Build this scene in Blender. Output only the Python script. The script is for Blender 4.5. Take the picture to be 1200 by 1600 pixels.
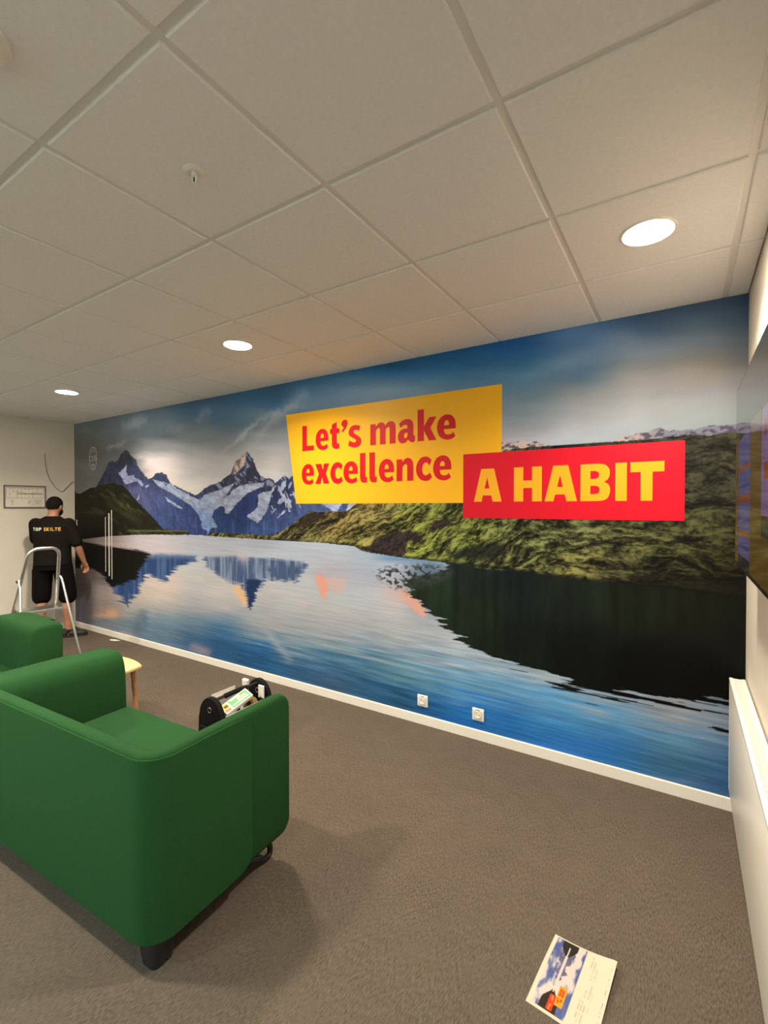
import bpy, bmesh, math
import numpy as np
from mathutils import Vector, Matrix
from mathutils.bvhtree import BVHTree

for o in list(bpy.data.objects):
    bpy.data.objects.remove(o)
SC = bpy.context.scene
COL = SC.collection

# ------------------------------------------------------------------ camera
F_PX = 733.417                                   # focal length in pixels of the 1200x1600 frame
CAM = np.array([0.4293, -0.6400, 1.5863])
YAW, PITCH = -0.5700, -0.0119
cy_, sy_, cp_, sp_ = math.cos(YAW), math.sin(YAW), math.cos(PITCH), math.sin(PITCH)
FW = np.array([sy_ * cp_, cy_ * cp_, sp_]); RT = np.array([cy_, -sy_, 0.0]); UP = np.cross(RT, FW)
cam_d = bpy.data.cameras.new('camera'); cam = bpy.data.objects.new('camera', cam_d); COL.objects.link(cam)
cam_d.sensor_fit = 'VERTICAL'; cam_d.sensor_height = 36.0; cam_d.lens = F_PX * 36.0 / 1600.0
cam_d.clip_start = 0.02
cam.matrix_world = Matrix(((RT[0], UP[0], -FW[0], CAM[0]), (RT[1], UP[1], -FW[1], CAM[1]), (RT[2], UP[2], -FW[2], CAM[2]), (0, 0, 0, 1)))
SC.camera = cam

# ------------------------------------------------------------------ world, exposure
w = bpy.data.worlds.new('world'); SC.world = w; w.use_nodes = True
w.node_tree.nodes['Background'].inputs[0].default_value = (0.5, 0.55, 0.6, 1)
w.node_tree.nodes['Background'].inputs[1].default_value = 0.05
SC.view_settings.view_transform = 'Standard'; SC.view_settings.look = 'None'
SC.view_settings.gamma = 1.0; SC.view_settings.use_curve_mapping = False
SC.view_settings.exposure = 0.10
try:
    SC.cycles.use_denoising = True
    SC.cycles.max_bounces = 8; SC.cycles.diffuse_bounces = 6
    SC.cycles.sample_clamp_indirect = 6.0
except Exception:
    pass
LAMP_W = 34.0
LAMP_RGB = (1.0, 0.85, 0.66)
LAMP_SPREAD = math.radians(142)

# room dimensions (metres)
XL, XR, YW, YB, H = -6.368, 0.698, 2.382, -4.4, 2.669

# ------------------------------------------------------------------ helpers
def tag(o, label=None, cat=None, group=None, kind=None):
    if label: o['label'] = label
    if cat: o['category'] = cat
    if group: o['group'] = group
    if kind: o['kind'] = kind
    return o

def empty(name, loc=(0, 0, 0), rz=0.0, **k):
    o = bpy.data.objects.new(name, None); COL.objects.link(o)
    o.location = loc; o.rotation_euler = (0, 0, rz); o.empty_display_size = 0.1
    return tag(o, **k)

def link(name, me, m=None, parent=None, loc=None, rot=None, **k):
    o = bpy.data.objects.new(name, me); COL.objects.link(o)
    if m is not None and not me.materials: me.materials.append(m)
    if parent is not None: o.parent = parent
    if loc is not None: o.location = loc
    if rot is not None: o.rotation_euler = rot
    return tag(o, **k)

def fin(bm, name, m=None, parent=None, smooth=False, sharp=40, **k):
    bmesh.ops.recalc_face_normals(bm, faces=bm.faces[:])
    me = bpy.data.meshes.new(name); bm.to_mesh(me); bm.free()
    if smooth:
        me.polygons.foreach_set('use_smooth', [True] * len(me.polygons))
        me.set_sharp_from_angle(angle=math.radians(sharp))
    return link(name, me, m, parent, **k)

def box(bm, x0, x1, y0, y1, z0, z1, bev=0.0, seg=2):
    r = bmesh.ops.create_cube(bm, size=1.0)
    for v in r['verts']:
        v.co = Vector((x0 + (v.co.x + .5) * (x1 - x0), y0 + (v.co.y + .5) * (y1 - y0), z0 + (v.co.z + .5) * (z1 - z0)))
    if bev > 0:
        es = list({e for v in r['verts'] for e in v.link_edges})
        bmesh.ops.bevel(bm, geom=es, offset=bev, segments=seg, profile=0.5, affect='EDGES')

def prism(bm, pts, z0, z1, bev=0.0, seg=3, bev_bottom=True):
    """extrude the 2D outline pts from z0 to z1, rounding its rims"""
    vs = [bm.verts.new((p[0], p[1], z0)) for p in pts]
    f = bm.faces.new(vs)
    r = bmesh.ops.extrude_face_region(bm, geom=[f])
    top = [g for g in r['geom'] if isinstance(g, bmesh.types.BMVert)]
    for v in top: v.co.z = z1
    if bev > 0:
        ts = set(top); bs = set(vs)
        es = [e for e in bm.edges if (e.verts[0] in ts and e.verts[1] in ts) or (bev_bottom and e.verts[0] in bs and e.verts[1] in bs)]
        bmesh.ops.bevel(bm, geom=es, offset=bev, segments=seg, profile=0.5, affect='EDGES')

def tube(bm, path, r, n=10, caps=True):
    path = [Vector(p) for p in path]
    rs = r if isinstance(r, (list, tuple)) else [r] * len(path)
    rings = []; ref = None
    for i, p in enumerate(path):
        t = (path[min(i + 1, len(path) - 1)] - path[max(i - 1, 0)]).normalized()
        if ref is None:
            ref = Vector((0, 0, 1)) if abs(t.z) < .9 else Vector((1, 0, 0))
        a = (ref - t * ref.dot(t)).normalized(); b = t.cross(a); ref = a
        rings.append([bm.verts.new(p + (a * math.cos(2 * math.pi * k / n) + b * math.sin(2 * math.pi * k / n)) * rs[i]) for k in range(n)])
    for A, B in zip(rings, rings[1:]):
        for k in range(n):
            bm.faces.new((A[k], A[(k + 1) % n], B[(k + 1) % n], B[k]))
    if caps:
        bm.faces.new(rings[0]); bm.faces.new(rings[-1][::-1])

def lathe(bm, prof, n=32, c=(0, 0, 0)):
    rings = []
    for r, z in prof:
        rings.append([bm.verts.new((c[0] + max(r, 1e-5) * math.cos(2 * math.pi * k / n), c[1] + max(r, 1e-5) * math.sin(2 * math.pi * k / n), c[2] + z)) for k in range(n)])
    for A, B in zip(rings, rings[1:]):
        for k in range(n):
            bm.faces.new((A[k], A[(k + 1) % n], B[(k + 1) % n], B[k]))
    bmesh.ops.remove_doubles(bm, verts=bm.verts[:], dist=2e-5)

def arc(cx, cy, r, a0, a1, n):
    return [(cx + r * math.cos(math.radians(a0 + (a1 - a0) * i / n)), cy + r * math.sin(math.radians(a0 + (a1 - a0) * i / n))) for i in range(n + 1)]

def rrect(x0, x1, y0, y1, r, n=6):
    return arc(x1 - r, y0 + r, r, -90, 0, n) + arc(x1 - r, y1 - r, r, 0, 90, n) + arc(x0 + r, y1 - r, r, 90, 180, n) + arc(x0 + r, y0 + r, r, 180, 270, n)

def s2l(c):
    c = np.asarray(c, float) / 255.0
    return np.where(c <= 0.04045, c / 12.92, ((c + 0.055) / 1.055) ** 2.4)

def px_hit(u, v, ax, val):
    d = FW + (u - 600) / F_PX * RT - (v - 800) / F_PX * UP
    return CAM + d * ((val - CAM[ax]) / d[ax])

# ------------------------------------------------------------------ materials
def mat(name, rgb, rough=0.6, var=0.0, scale=30.0, bump=0.0, bscale=200.0, metal=0.0, spec=0.5, stretch=None, sheen=0.0, emit=None, coat=0.0):
    m = bpy.data.materials.new(name); m.use_nodes = True
    nt = m.node_tree; b = nt.nodes['Principled BSDF']
    b.inputs['Base Color'].default_value = (*rgb, 1)
    b.inputs['Roughness'].default_value = rough; b.inputs['Metallic'].default_value = metal
    b.inputs['Specular IOR Level'].default_value = spec
    if sheen: b.inputs['Sheen Weight'].default_value = sheen
    if coat: b.inputs['Coat Weight'].default_value = coat
    if emit:
        b.inputs['Emission Color'].default_value = (*emit[0], 1); b.inputs['Emission Strength'].default_value = emit[1]
    tc = nt.nodes.new('ShaderNodeTexCoord'); mp = nt.nodes.new('ShaderNodeMapping')
    nt.links.new(tc.outputs['Object'], mp.inputs['Vector'])
    if stretch: mp.inputs['Scale'].default_value = stretch
    if var > 0:
        n = nt.nodes.new('ShaderNodeTexNoise'); n.inputs['Scale'].default_value = scale; n.inputs['Detail'].default_value = 5
        nt.links.new(mp.outputs[0], n.inputs['Vector'])
        r = nt.nodes.new('ShaderNodeMix'); r.data_type = 'RGBA'
        r.inputs[6].default_value = (*[c * (1 - var) for c in rgb], 1); r.inputs[7].default_value = (*[min(1, c * (1 + var)) for c in rgb], 1)
        mr = nt.nodes.new('ShaderNodeMapRange'); mr.inputs[1].default_value = .3; mr.inputs[2].default_value = .7
        nt.links.new(n.outputs[0], mr.inputs[0]); nt.links.new(mr.outputs[0], r.inputs[0])
        nt.links.new(r.outputs[2], b.inputs['Base Color'])
    if bump > 0:
        n2 = nt.nodes.new('ShaderNodeTexNoise'); n2.inputs['Scale'].default_value = bscale; n2.inputs['Detail'].default_value = 3
        nt.links.new(mp.outputs[0], n2.inputs['Vector'])
        bp = nt.nodes.new('ShaderNodeBump'); bp.inputs['Strength'].default_value = bump; bp.inputs['Distance'].default_value = 0.004
        nt.links.new(n2.outputs[0], bp.inputs['Height']); nt.links.new(bp.outputs[0], b.inputs['Normal'])
    return m

def mat_attr(name, rough=0.5, spec=0.4, coat=0.0):
    m = bpy.data.materials.new(name); m.use_nodes = True
    b = m.node_tree.nodes['Principled BSDF']
    a = m.node_tree.nodes.new('ShaderNodeVertexColor'); a.layer_name = 'print'
    m.node_tree.links.new(a.outputs[0], b.inputs['Base Color'])
    b.inputs['Roughness'].default_value = rough; b.inputs['Specular IOR Level'].default_value = spec
    if coat: b.inputs['Coat Weight'].default_value = coat
    return m

M = {}
M['wall'] = mat('wall_paint', (0.72, 0.68, 0.60), .75, var=.03, scale=3, bump=.08, bscale=160)
M['wall_right'] = M['wall']
M['tile'] = mat('ceiling_tile_white', (0.80, 0.80, 0.80), .9, var=.03, scale=60, bump=.15, bscale=400)
M['tee'] = mat('ceiling_grid_white', (0.72, 0.71, 0.69), .55)
M['void'] = mat('ceiling_void', (0.25, 0.25, 0.25), .9)
M['skirt'] = mat('skirting_white', (0.80, 0.77, 0.71), .45)
M['green'] = mat('green_wool', (0.015, 0.064, 0.019), .95, var=.10, scale=260, bump=.35, bscale=700, spec=.12)
M['black_pl'] = mat('black_plastic', (0.012, 0.012, 0.013), .45)
M['metal_blk'] = mat('black_metal', (0.01, 0.01, 0.01), .35)
M['oak'] = mat('pale_oak', (0.74, 0.50, 0.24), .45, var=.12, scale=8, stretch=(1, 9, 1))
M['oak_leg'] = mat('oak_leg', (0.42, 0.20, 0.08), .45, var=.12, scale=10, stretch=(6, 6, 1))
M['alu'] = mat('brushed_aluminium', (0.72, 0.71, 0.69), .32, metal=1.0, var=.05, scale=40)
M['white_pl'] = mat('white_plastic', (0.80, 0.78, 0.74), .35)
M['white_dull'] = mat('white_plastic_inset', (0.66, 0.63, 0.58), .4)
M['dark_hole'] = mat('dark_hole', (0.02, 0.02, 0.02), .8)
M['rad'] = mat('radiator_enamel', (0.78, 0.75, 0.69), .35)
M['rad_dark'] = mat('radiator_slot', (0.20, 0.17, 0.13), .7)
M['paper'] = mat('white_paper', (0.82, 0.80, 0.76), .8)
M['skin'] = mat('skin', (0.42, 0.20, 0.12), .55, var=.06, scale=20)
M['hair'] = mat('dark_hair', (0.009, 0.007, 0.006), .8, spec=.15, var=.3, scale=120, bump=.5, bscale=300)
M['shirt'] = mat('charcoal_cotton', (0.011, 0.009, 0.008), .95, spec=.1, var=.1, scale=90, bump=.3, bscale=60)
M['shorts'] = mat('black_cotton', (0.005, 0.0045, 0.0045), .95, spec=.1, var=.1, scale=60, bump=.3, bscale=60)
M['shoe'] = mat('dark_shoe', (0.012, 0.013, 0.010), .6)
M['white_ink'] = mat('white_ink', (0.80, 0.80, 0.78), .6)
M['orange_ink'] = mat('orange_ink', (0.70, 0.40, 0.08), .6)
M['nylon'] = mat('black_nylon', (0.006, 0.0055, 0.0055), .8, spec=.15, var=.15, scale=100, bump=.3, bscale=300)
M['brown_pl'] = mat('brown_tape', (0.20, 0.12, 0.03), .4)
M['pk_green'] = mat('green_print', (0.05, 0.30, 0.08), .4)
M['pk_yellow'] = mat('yellow_print', (0.75, 0.55, 0.05), .4)
M['pk_red'] = mat('red_print', (0.45, 0.10, 0.06), .4)
M['pk_pink'] = mat('pink_print', (0.65, 0.30, 0.28), .4)
M['grey_cable'] = mat('grey_cable', (0.30, 0.28, 0.24), .6)
M['frame'] = mat('grey_frame', (0.16, 0.145, 0.13), .4)
M['tv_body'] = mat('tv_black', (0.006, 0.006, 0.006), .3)

# carpet: woven grey-brown pile
def carpet():
    m = bpy.data.materials.new('carpet'); m.use_nodes = True; nt = m.node_tree; b = nt.nodes['Principled BSDF']
    b.inputs['Roughness'].default_value = .95; b.inputs['Specular IOR Level'].default_value = .15
    tc = nt.nodes.new('ShaderNodeTexCoord')
    def noise(scale, st, det=4, rz=0):
        mp = nt.nodes.new('ShaderNodeMapping'); mp.inputs['Scale'].default_value = st; mp.inputs['Rotation'].default_value = (0, 0, rz)
        nt.links.new(tc.outputs['Object'], mp.inputs[0])
        n = nt.nodes.new('ShaderNodeTexNoise'); n.inputs['Scale'].default_value = scale; n.inputs['Detail'].default_value = det
        nt.links.new(mp.outputs[0], n.inputs['Vector']); return n.outputs[0]
    def math_(op, a, c):
        n = nt.nodes.new('ShaderNodeMath'); n.operation = op
        for i, s in enumerate((a, c)):
            if isinstance(s, (int, float)): n.inputs[i].default_value = s
            else: nt.links.new(s, n.inputs[i])
        return n.outputs[0]
    fib = noise(70, (3.4, .7, 1), 5, .35); fib2 = noise(70, (2.8, .9, 1), 5, -.5); blot = noise(1.6, (1, 1, 1), 4); mid = noise(9, (1, 1, 1), 4); pick = noise(2.3, (1, 1, 1), 2)
    ramp = nt.nodes.new('ShaderNodeMapRange'); ramp.inputs[1].default_value = .44; ramp.inputs[2].default_value = .56
    nt.links.new(pick, ramp.inputs[0])
    mx = nt.nodes.new('ShaderNodeMix'); nt.links.new(ramp.outputs[0], mx.inputs[0]); nt.links.new(fib, mx.inputs[2]); nt.links.new(fib2, mx.inputs[3])
    fb = mx.outputs[0]
    s = math_('ADD', math_('MULTIPLY', fb, .78), math_('ADD', math_('MULTIPLY', blot, .12), math_('MULTIPLY', mid, .10)))
    mr = nt.nodes.new('ShaderNodeMapRange'); mr.inputs[1].default_value = .35; mr.inputs[2].default_value = .65; nt.links.new(s, mr.inputs[0])
    cm = nt.nodes.new('ShaderNodeMix'); cm.data_type = 'RGBA'; nt.links.new(mr.outputs[0], cm.inputs[0])
    cm.inputs[6].default_value = (0.062, 0.050, 0.039, 1); cm.inputs[7].default_value = (0.132, 0.106, 0.081, 1)
    nt.links.new(cm.outputs[2], b.inputs['Base Color'])
    bp = nt.nodes.new('ShaderNodeBump'); bp.inputs['Strength'].default_value = .3; bp.inputs['Distance'].default_value = .003
    nt.links.new(fb, bp.inputs['Height']); nt.links.new(bp.outputs[0], b.inputs['Normal'])
    return m
M['carpet'] = carpet()

# ------------------------------------------------------------------ room shell
def slab(name, x0, x1, y0, y1, z0, z1, m, **k):
    bm = bmesh.new(); box(bm, x0, x1, y0, y1, z0, z1); return fin(bm, name, m, kind='structure', **k)
slab('floor', XL - .1, XR + .1, YB - .1, YW + .1, -.1, 0, M['carpet'], label='grey-brown short-pile carpet floor')
ceiling = slab('ceiling', XL - .1, XR + .1, YB - .1, YW + .1, H + .03, H + .13, M['void'], label='white suspended ceiling of square tiles in a metal grid')
slab('wall_back', XL - .1, XR + .1, YW, YW + .1, 0, H + .03, M['wall'], label='long wall carrying the lake mural')
slab('wall_left', XL - .1, XL, YB - .1, YW, 0, H + .03, M['wall'], label='cream painted end wall with a framed plan')
slab('wall_right', XR, XR + .1, YB - .1, YW, 0, H + .03, M['wall'], label='cream painted wall with television and radiator')
slab('wall_front', XL, XR, YB - .1, YB, 0, H + .03, M['wall'], label='plain wall opposite the mural')

def skirting(name, x0, x1, y0, y1, lab):
    bm = bmesh.new(); box(bm, x0, x1, y0, y1, 0, .068, .003, 2)
    return fin(bm, name, M['skirt'], kind='structure', label=lab)
skirting('baseboard_back', XL + .016, XR - .001, YW - .016, YW - .0005, 'white skirting board below the mural')
skirting('baseboard_left', XL + .0005, XL + .015, YB, YW - .0005, 'white skirting board on the end wall')
skirting('baseboard_right', XR - .014, XR - .0005, YB, YW - .017, 'white skirting board behind the radiator')

# ceiling tiles hang 7 mm below the tee bars
def tile_mesh(wx, wy):
    bm = bmesh.new(); box(bm, -wx / 2, wx / 2, -wy / 2, wy / 2, 0, .02)
    es = [e for e in bm.edges if all(v.co.z < .001 for v in e.verts)]
    bmesh.ops.bevel(bm, geom=es, offset=.004, segments=1, affect='EDGES')
    me = bpy.data.meshes.new('ceiling_tile'); bmesh.ops.recalc_face_normals(bm, faces=bm.faces[:]); bm.to_mesh(me); bm.free(); me.materials.append(M['tile']); return me
xs = [XL] + [-.6 * i for i in range(10, -2, -1)] + [XR]; ys = [YB] + [.6 * j for j in range(-7, 4)] + [YW]
GAP = .011; cache = {}
for i in range(len(xs) - 1):
    for j in range(len(ys) - 1):
        a = xs[i] + (GAP if i else .004); b = xs[i + 1] - (GAP if i < len(xs) - 2 else .004)
        c = ys[j] + (GAP if j else .004); d = ys[j + 1] - (GAP if j < len(ys) - 2 else .004)
        key = (round(b - a, 3), round(d - c, 3))
        if key not in cache: cache[key] = tile_mesh(*key)
        link('ceiling_tile', cache[key], None, ceiling, loc=((a + b) / 2, (c + d) / 2, H))
for x in xs[1:-1]:
    bm = bmesh.new(); box(bm, x - .012, x + .012, YB, YW, H + .008, H + .030); fin(bm, 'tee_bar', M['tee'], ceiling)
for y in ys[1:-1]:
    bm = bmesh.new(); box(bm, XL, XR, y - .012, y + .012, H + .0085, H + .030); fin(bm, 'tee_bar', M['tee'], ceiling)

# ------------------------------------------------------------------ downlights
M['glow'] = mat('lamp_diffuser', (1, 1, 1), .5, emit=(LAMP_RGB, 170.0))
ring_bm = bmesh.new(); lathe(ring_bm, [(.088, 0), (.088, -.004), (.091, -.007), (.098, -.006), (.101, -.002), (.101, .0)], 40)
bmesh.ops.recalc_face_normals(ring_bm, faces=ring_bm.faces[:]); ring_me = bpy.data.meshes.new('trim_ring'); ring_bm.to_mesh(ring_me); ring_bm.free(); ring_me.materials.append(M['white_pl'])
ring_me.polygons.foreach_set('use_smooth', [True] * len(ring_me.polygons))
dif_bm = bmesh.new(); lathe(dif_bm, [(0, -.0045), (.06, -.0042), (.0875, -.003), (.0875, 0), (0, 0)], 40)
bmesh.ops.recalc_face_normals(dif_bm, faces=dif_bm.faces[:]); dif_me = bpy.data.meshes.new('diffuser'); dif_bm.to_mesh(dif_me); dif_bm.free(); dif_me.materials.append(M['glow'])
COOL = (0.62, 0.92, 1.0)
lamp_labels = {(.3, 1.49): 'round lit ceiling downlight above the red A HABIT sign', (-2.1, 1.49): 'round lit ceiling downlight in front of the yellow sign',
               (-4.5, 1.49): 'round lit ceiling downlight close to the cream end wall'}
for x in (.3, -2.1, -4.5):
    for y in (1.49, -.3, -2.1, -3.9):
        if (x, y) == (.3, -.3): continue
        t = empty('downlight', (x, y, H - .0002), label=lamp_labels.get((x, y), 'unseen round lit ceiling downlight in the rows behind the sofas'), cat='ceiling lamp', group='round downlights in the tiled ceiling')
        link('trim_ring', ring_me, None, t); link('diffuser', dif_me, None, t)
        L = bpy.data.lights.new('downlight_light', 'AREA'); L.shape = 'DISK'; L.size = .165; L.spread = LAMP_SPREAD
        back = y < -1  # far rows: unseen lamps added to cast cool light on the sofa back
        L.energy = LAMP_W * (0.8 if back else 1.0); L.color = COOL if back else LAMP_RGB
        lo = bpy.data.objects.new('downlight_light', L); COL.objects.link(lo); lo.parent = t; lo.location = (0, 0, -.009)

# ------------------------------------------------------------------ the mural: a flat print, painted per vertex
rng = np.random.RandomState(7)
TAB = rng.rand(16, 256, 256)
def vn(x, y, s=0):
    x = np.asarray(x, float); y = np.asarray(y, float)
    xi = np.floor(x).astype(int); yi = np.floor(y).astype(int); fx = x - xi; fy = y - yi
    fx = fx * fx * (3 - 2 * fx); fy = fy * fy * (3 - 2 * fy); T = TAB[s % 16]
    a = T[xi & 255, yi & 255]; b = T[(xi + 1) & 255, yi & 255]; c = T[xi & 255, (yi + 1) & 255]; d = T[(xi + 1) & 255, (yi + 1) & 255]
    return (a * (1 - fx) + b * fx) * (1 - fy) + (c * (1 - fx) + d * fx) * fy
def fbm(x, y, s=0, o=4, g=.5):
    t = 0; a = 1; n = 0
    for k in range(o):
        t = t + a * vn(x * 2 ** k + 17.3 * k, y * 2 ** k + 5.1 * k, s + k); n += a; a *= g
    return t / n
def inside(P, U, V):
    P = np.array(P, float); m = np.zeros(U.shape, bool)
    x0, y0 = P.min(0) - 1; x1, y1 = P.max(0) + 1
    bb = (U > x0) & (U < x1) & (V > y0) & (V < y1)
    if not bb.any(): return m
    u = U[bb]; v = V[bb]; r = np.zeros(u.shape, bool); Q = np.roll(P, -1, 0)
    for (ax, ay), (bx, by) in zip(P, Q):
        if ay == by: continue
        c = ((ay > v) != (by > v)) & (u < (bx - ax) * (v - ay) / (by - ay) + ax)
        r ^= c
    m[bb] = r
    return m
def field(pts, U, V, s=24.0):
    num = 0; den = 0
    for u, v, r, g, b in pts:
        wt = 1.0 / ((U - u) ** 2 + (V - v) ** 2 + s * s) ** 2
        num = num + wt[..., None] * np.array([r, g, b], float); den = den + wt
    return num / den[..., None]
def cols(d, U, V):
    """smooth colour field from columns of samples"""
    ks = sorted(d); C = [np.stack([np.interp(V, [p[0] for p in d[k]], [p[i] for p in d[k]]) for i in (1, 2, 3)], -1) for k in ks]
    out = C[0].copy()
    for k0, k1, c0, c1 in zip(ks, ks[1:], C, C[1:]):
        m = U >= k0; t = np.clip((U - k0) / (k1 - k0), 0, 1); t = (t * t * (3 - 2 * t))[..., None]
        out = np.where(m[..., None], c0 * (1 - t) + c1 * t, out)
    return out
def soft(P, U, V, r=2.0):
    """feathered polygon"""
    return sum(inside(P, U + r * math.cos(a * 2.4) * math.sqrt((a + .5) / 9), V + r * math.sin(a * 2.4) * math.sqrt((a + .5) / 9)).astype(float) for a in range(9)) / 9
def mixc(a, b, t):
    t = np.clip(t, 0, 1)[..., None]; return a * (1 - t) + np.asarray(b, float) * t
def sstep(a, b, x):
    t = np.clip((x - a) / (b - a), 0, 1); return t * t * (3 - 2 * t)
def band(U, V, a, b, w):
    """soft line from a to b, with width w"""
    a = np.array(a, float); b = np.array(b, float); d = b - a; L2 = d @ d
    t = np.clip(((U - a[0]) * d[0] + (V - a[1]) * d[1]) / L2, 0, 1)
    return np.exp(-((U - a[0] - t * d[0]) ** 2 + (V - a[1] - t * d[1]) ** 2) / (2 * w * w)) * np.sqrt(np.clip(4 * t * (1 - t), 0, 1))

# print colours read down columns of the mural: {u: [(v, r, g, b), ...]}
SKY = {140:[(663,75,82,82),(680,85,87,78),(690,90,86,76),(715,110,104,95),(740,130,122,112),(762,134,130,122)], 170:[(662,80,84,84),(700,104,102,96),(718,116,112,104)], 200:[(655,80,88,90),(690,104,108,105),(698,114,112,106)], 240:[(655,84,94,98),(680,100,106,106),(700,140,136,128),(715,215,198,184),(735,236,214,196),(745,238,212,190)], 300:[(636,52,72,85),(645,62,82,96),(655,76,88,96),(665,90,100,98),(680,112,118,114),(693,125,125,122),(703,150,148,138),(715,178,168,158),(725,192,180,168),(740,205,194,180),(755,218,202,188),(766,220,205,180)], 355:[(628,48,74,90),(645,62,88,102),(660,80,98,106),(675,104,112,112),(690,120,122,120),(705,150,146,138),(720,178,168,156),(745,208,196,180)], 430:[(610,42,68,84),(625,48,76,98),(635,60,86,104),(645,100,112,116),(660,112,118,118),(670,125,128,122),(680,142,140,134),(692,148,147,143),(702,165,158,150),(715,190,178,164),(730,205,194,180),(740,214,204,190)], 480:[(600,50,80,100),(620,76,98,112),(650,106,118,122),(690,150,148,142)], 610:[(570,26,62,85),(580,30,72,98),(590,44,82,112),(600,72,96,108),(612,98,116,126),(640,110,124,130),(700,180,172,166)], 700:[(555,26,64,92),(570,34,74,102),(590,56,90,112),(620,96,118,126),(680,170,166,162)], 805:[(540,26,62,98),(555,34,76,108),(570,44,82,104),(585,64,98,114),(600,76,104,122),(615,92,116,126),(630,114,128,134),(640,130,138,136),(655,142,148,146),(665,152,152,150),(680,172,166,162),(690,180,175,175)], 905:[(520,66,92,118),(540,62,88,112),(560,72,98,116),(580,84,108,124),(590,94,114,124),(600,108,122,128),(610,126,132,130),(625,148,148,142),(640,166,164,158),(655,180,178,172),(670,186,185,180),(685,188,190,188)], 1005:[(500,50,68,86),(515,58,78,94),(530,84,98,108),(545,104,114,122),(560,118,122,122),(575,134,132,126),(590,156,148,138),(605,170,160,150),(620,178,172,162),(640,186,182,172),(665,192,194,188)], 1110:[(480,52,66,80),(500,64,78,86),(520,84,94,98),(540,102,106,108),(555,122,118,108),(570,140,130,114),(590,160,150,136),(610,170,164,156),(630,176,176,168),(655,180,185,174)], 1165:[(470,50,62,76),(500,60,72,80),(540,92,96,98),(580,140,130,118),(620,165,160,150),(655,172,174,166)]}
LAKE = {130:[(846,150,132,118),(900,120,98,86),(930,108,95,88),(960,92,86,88)], 160:[(843,156,134,120),(849,166,140,124),(905,120,104,90),(918,160,140,128),(930,166,146,130),(945,150,130,116),(955,168,136,112),(962,195,150,118),(970,120,122,118)], 220:[(840,206,188,178),(850,212,192,182),(915,214,190,170),(935,200,180,158),(950,176,166,152),(965,126,138,138),(985,104,122,130)], 260:[(845,206,192,186),(915,222,196,172),(935,206,184,162),(955,160,158,150),(970,118,138,142),(995,96,116,128)], 300:[(842,188,184,184),(855,196,190,184),(867,190,192,190),(888,205,198,186),(900,202,192,176),(918,198,188,174),(930,188,178,168),(945,174,168,160),(955,160,158,152),(965,118,134,136),(975,108,130,138),(985,90,112,126),(995,70,98,118),(1005,58,92,118),(1012,78,100,124)], 345:[(850,186,184,182),(925,206,192,176),(950,184,174,162),(965,120,138,144),(985,64,104,130),(1005,48,88,116),(1020,44,82,112)], 410:[(855,176,176,176),(868,196,196,194),(910,198,190,178),(925,196,184,172),(940,186,180,170),(955,170,168,160),(970,172,166,156),(985,150,148,144),(995,110,138,146),(1005,60,108,144),(1015,50,98,136),(1030,38,84,116)], 460:[(860,188,190,190),(930,196,190,180),(960,178,174,166),(985,160,160,154),(1010,120,140,146),(1035,60,98,124),(1050,50,88,114)], 520:[(855,192,196,194),(870,190,188,186),(890,184,178,176),(938,190,190,180),(955,190,182,172),(975,176,168,162),(990,166,166,160),(1000,140,152,152),(1015,112,138,142),(1025,90,130,144),(1040,64,104,126),(1050,66,100,124),(1062,60,86,106)], 570:[(870,178,186,190),(900,180,180,182),(935,194,192,186),(970,180,176,168),(1000,150,160,160),(1030,92,128,142),(1065,48,88,114)], 620:[(873,126,154,182),(882,180,188,192),(910,190,182,180),(940,208,190,178),(955,200,192,184),(970,190,184,176),(985,182,178,170),(1000,172,172,166),(1015,146,158,162),(1030,116,144,152),(1045,96,132,138),(1055,88,126,134),(1065,62,108,136),(1080,46,90,114),(1092,36,78,102)], 670:[(882,126,152,172),(892,110,134,150),(985,182,180,174),(1010,166,172,172),(1035,130,156,166),(1060,92,138,156),(1085,52,104,140),(1105,34,86,128)], 720:[(1000,188,188,184),(1015,176,182,180),(1030,160,170,174),(1045,136,164,178),(1060,106,152,172),(1075,96,146,172),(1085,78,136,174),(1095,70,122,172),(1105,36,106,152),(1115,38,108,160),(1125,34,98,156)], 790:[(1035,166,176,176),(1055,130,160,174),(1080,96,148,176),(1105,66,122,168),(1130,38,102,154)], 860:[(1062,160,170,168),(1072,136,160,170),(1085,104,152,178),(1100,82,142,176),(1115,78,134,176),(1130,66,132,168),(1145,50,112,160),(1155,46,108,156),(1165,52,112,170)], 950:[(1095,140,155,160),(1110,104,148,172),(1130,84,136,166),(1150,62,118,160),(1170,46,104,154),(1188,46,104,150)], 1050:[(1108,140,140,138),(1118,150,152,150),(1125,130,144,148),(1138,108,130,146),(1148,88,128,148),(1160,78,118,134),(1175,72,112,130),(1190,62,100,120),(1205,52,94,116),(1212,72,100,124)], 1130:[(1128,126,136,140),(1140,120,132,138),(1160,84,112,132),(1180,74,108,128),(1225,50,84,112)]}
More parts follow.
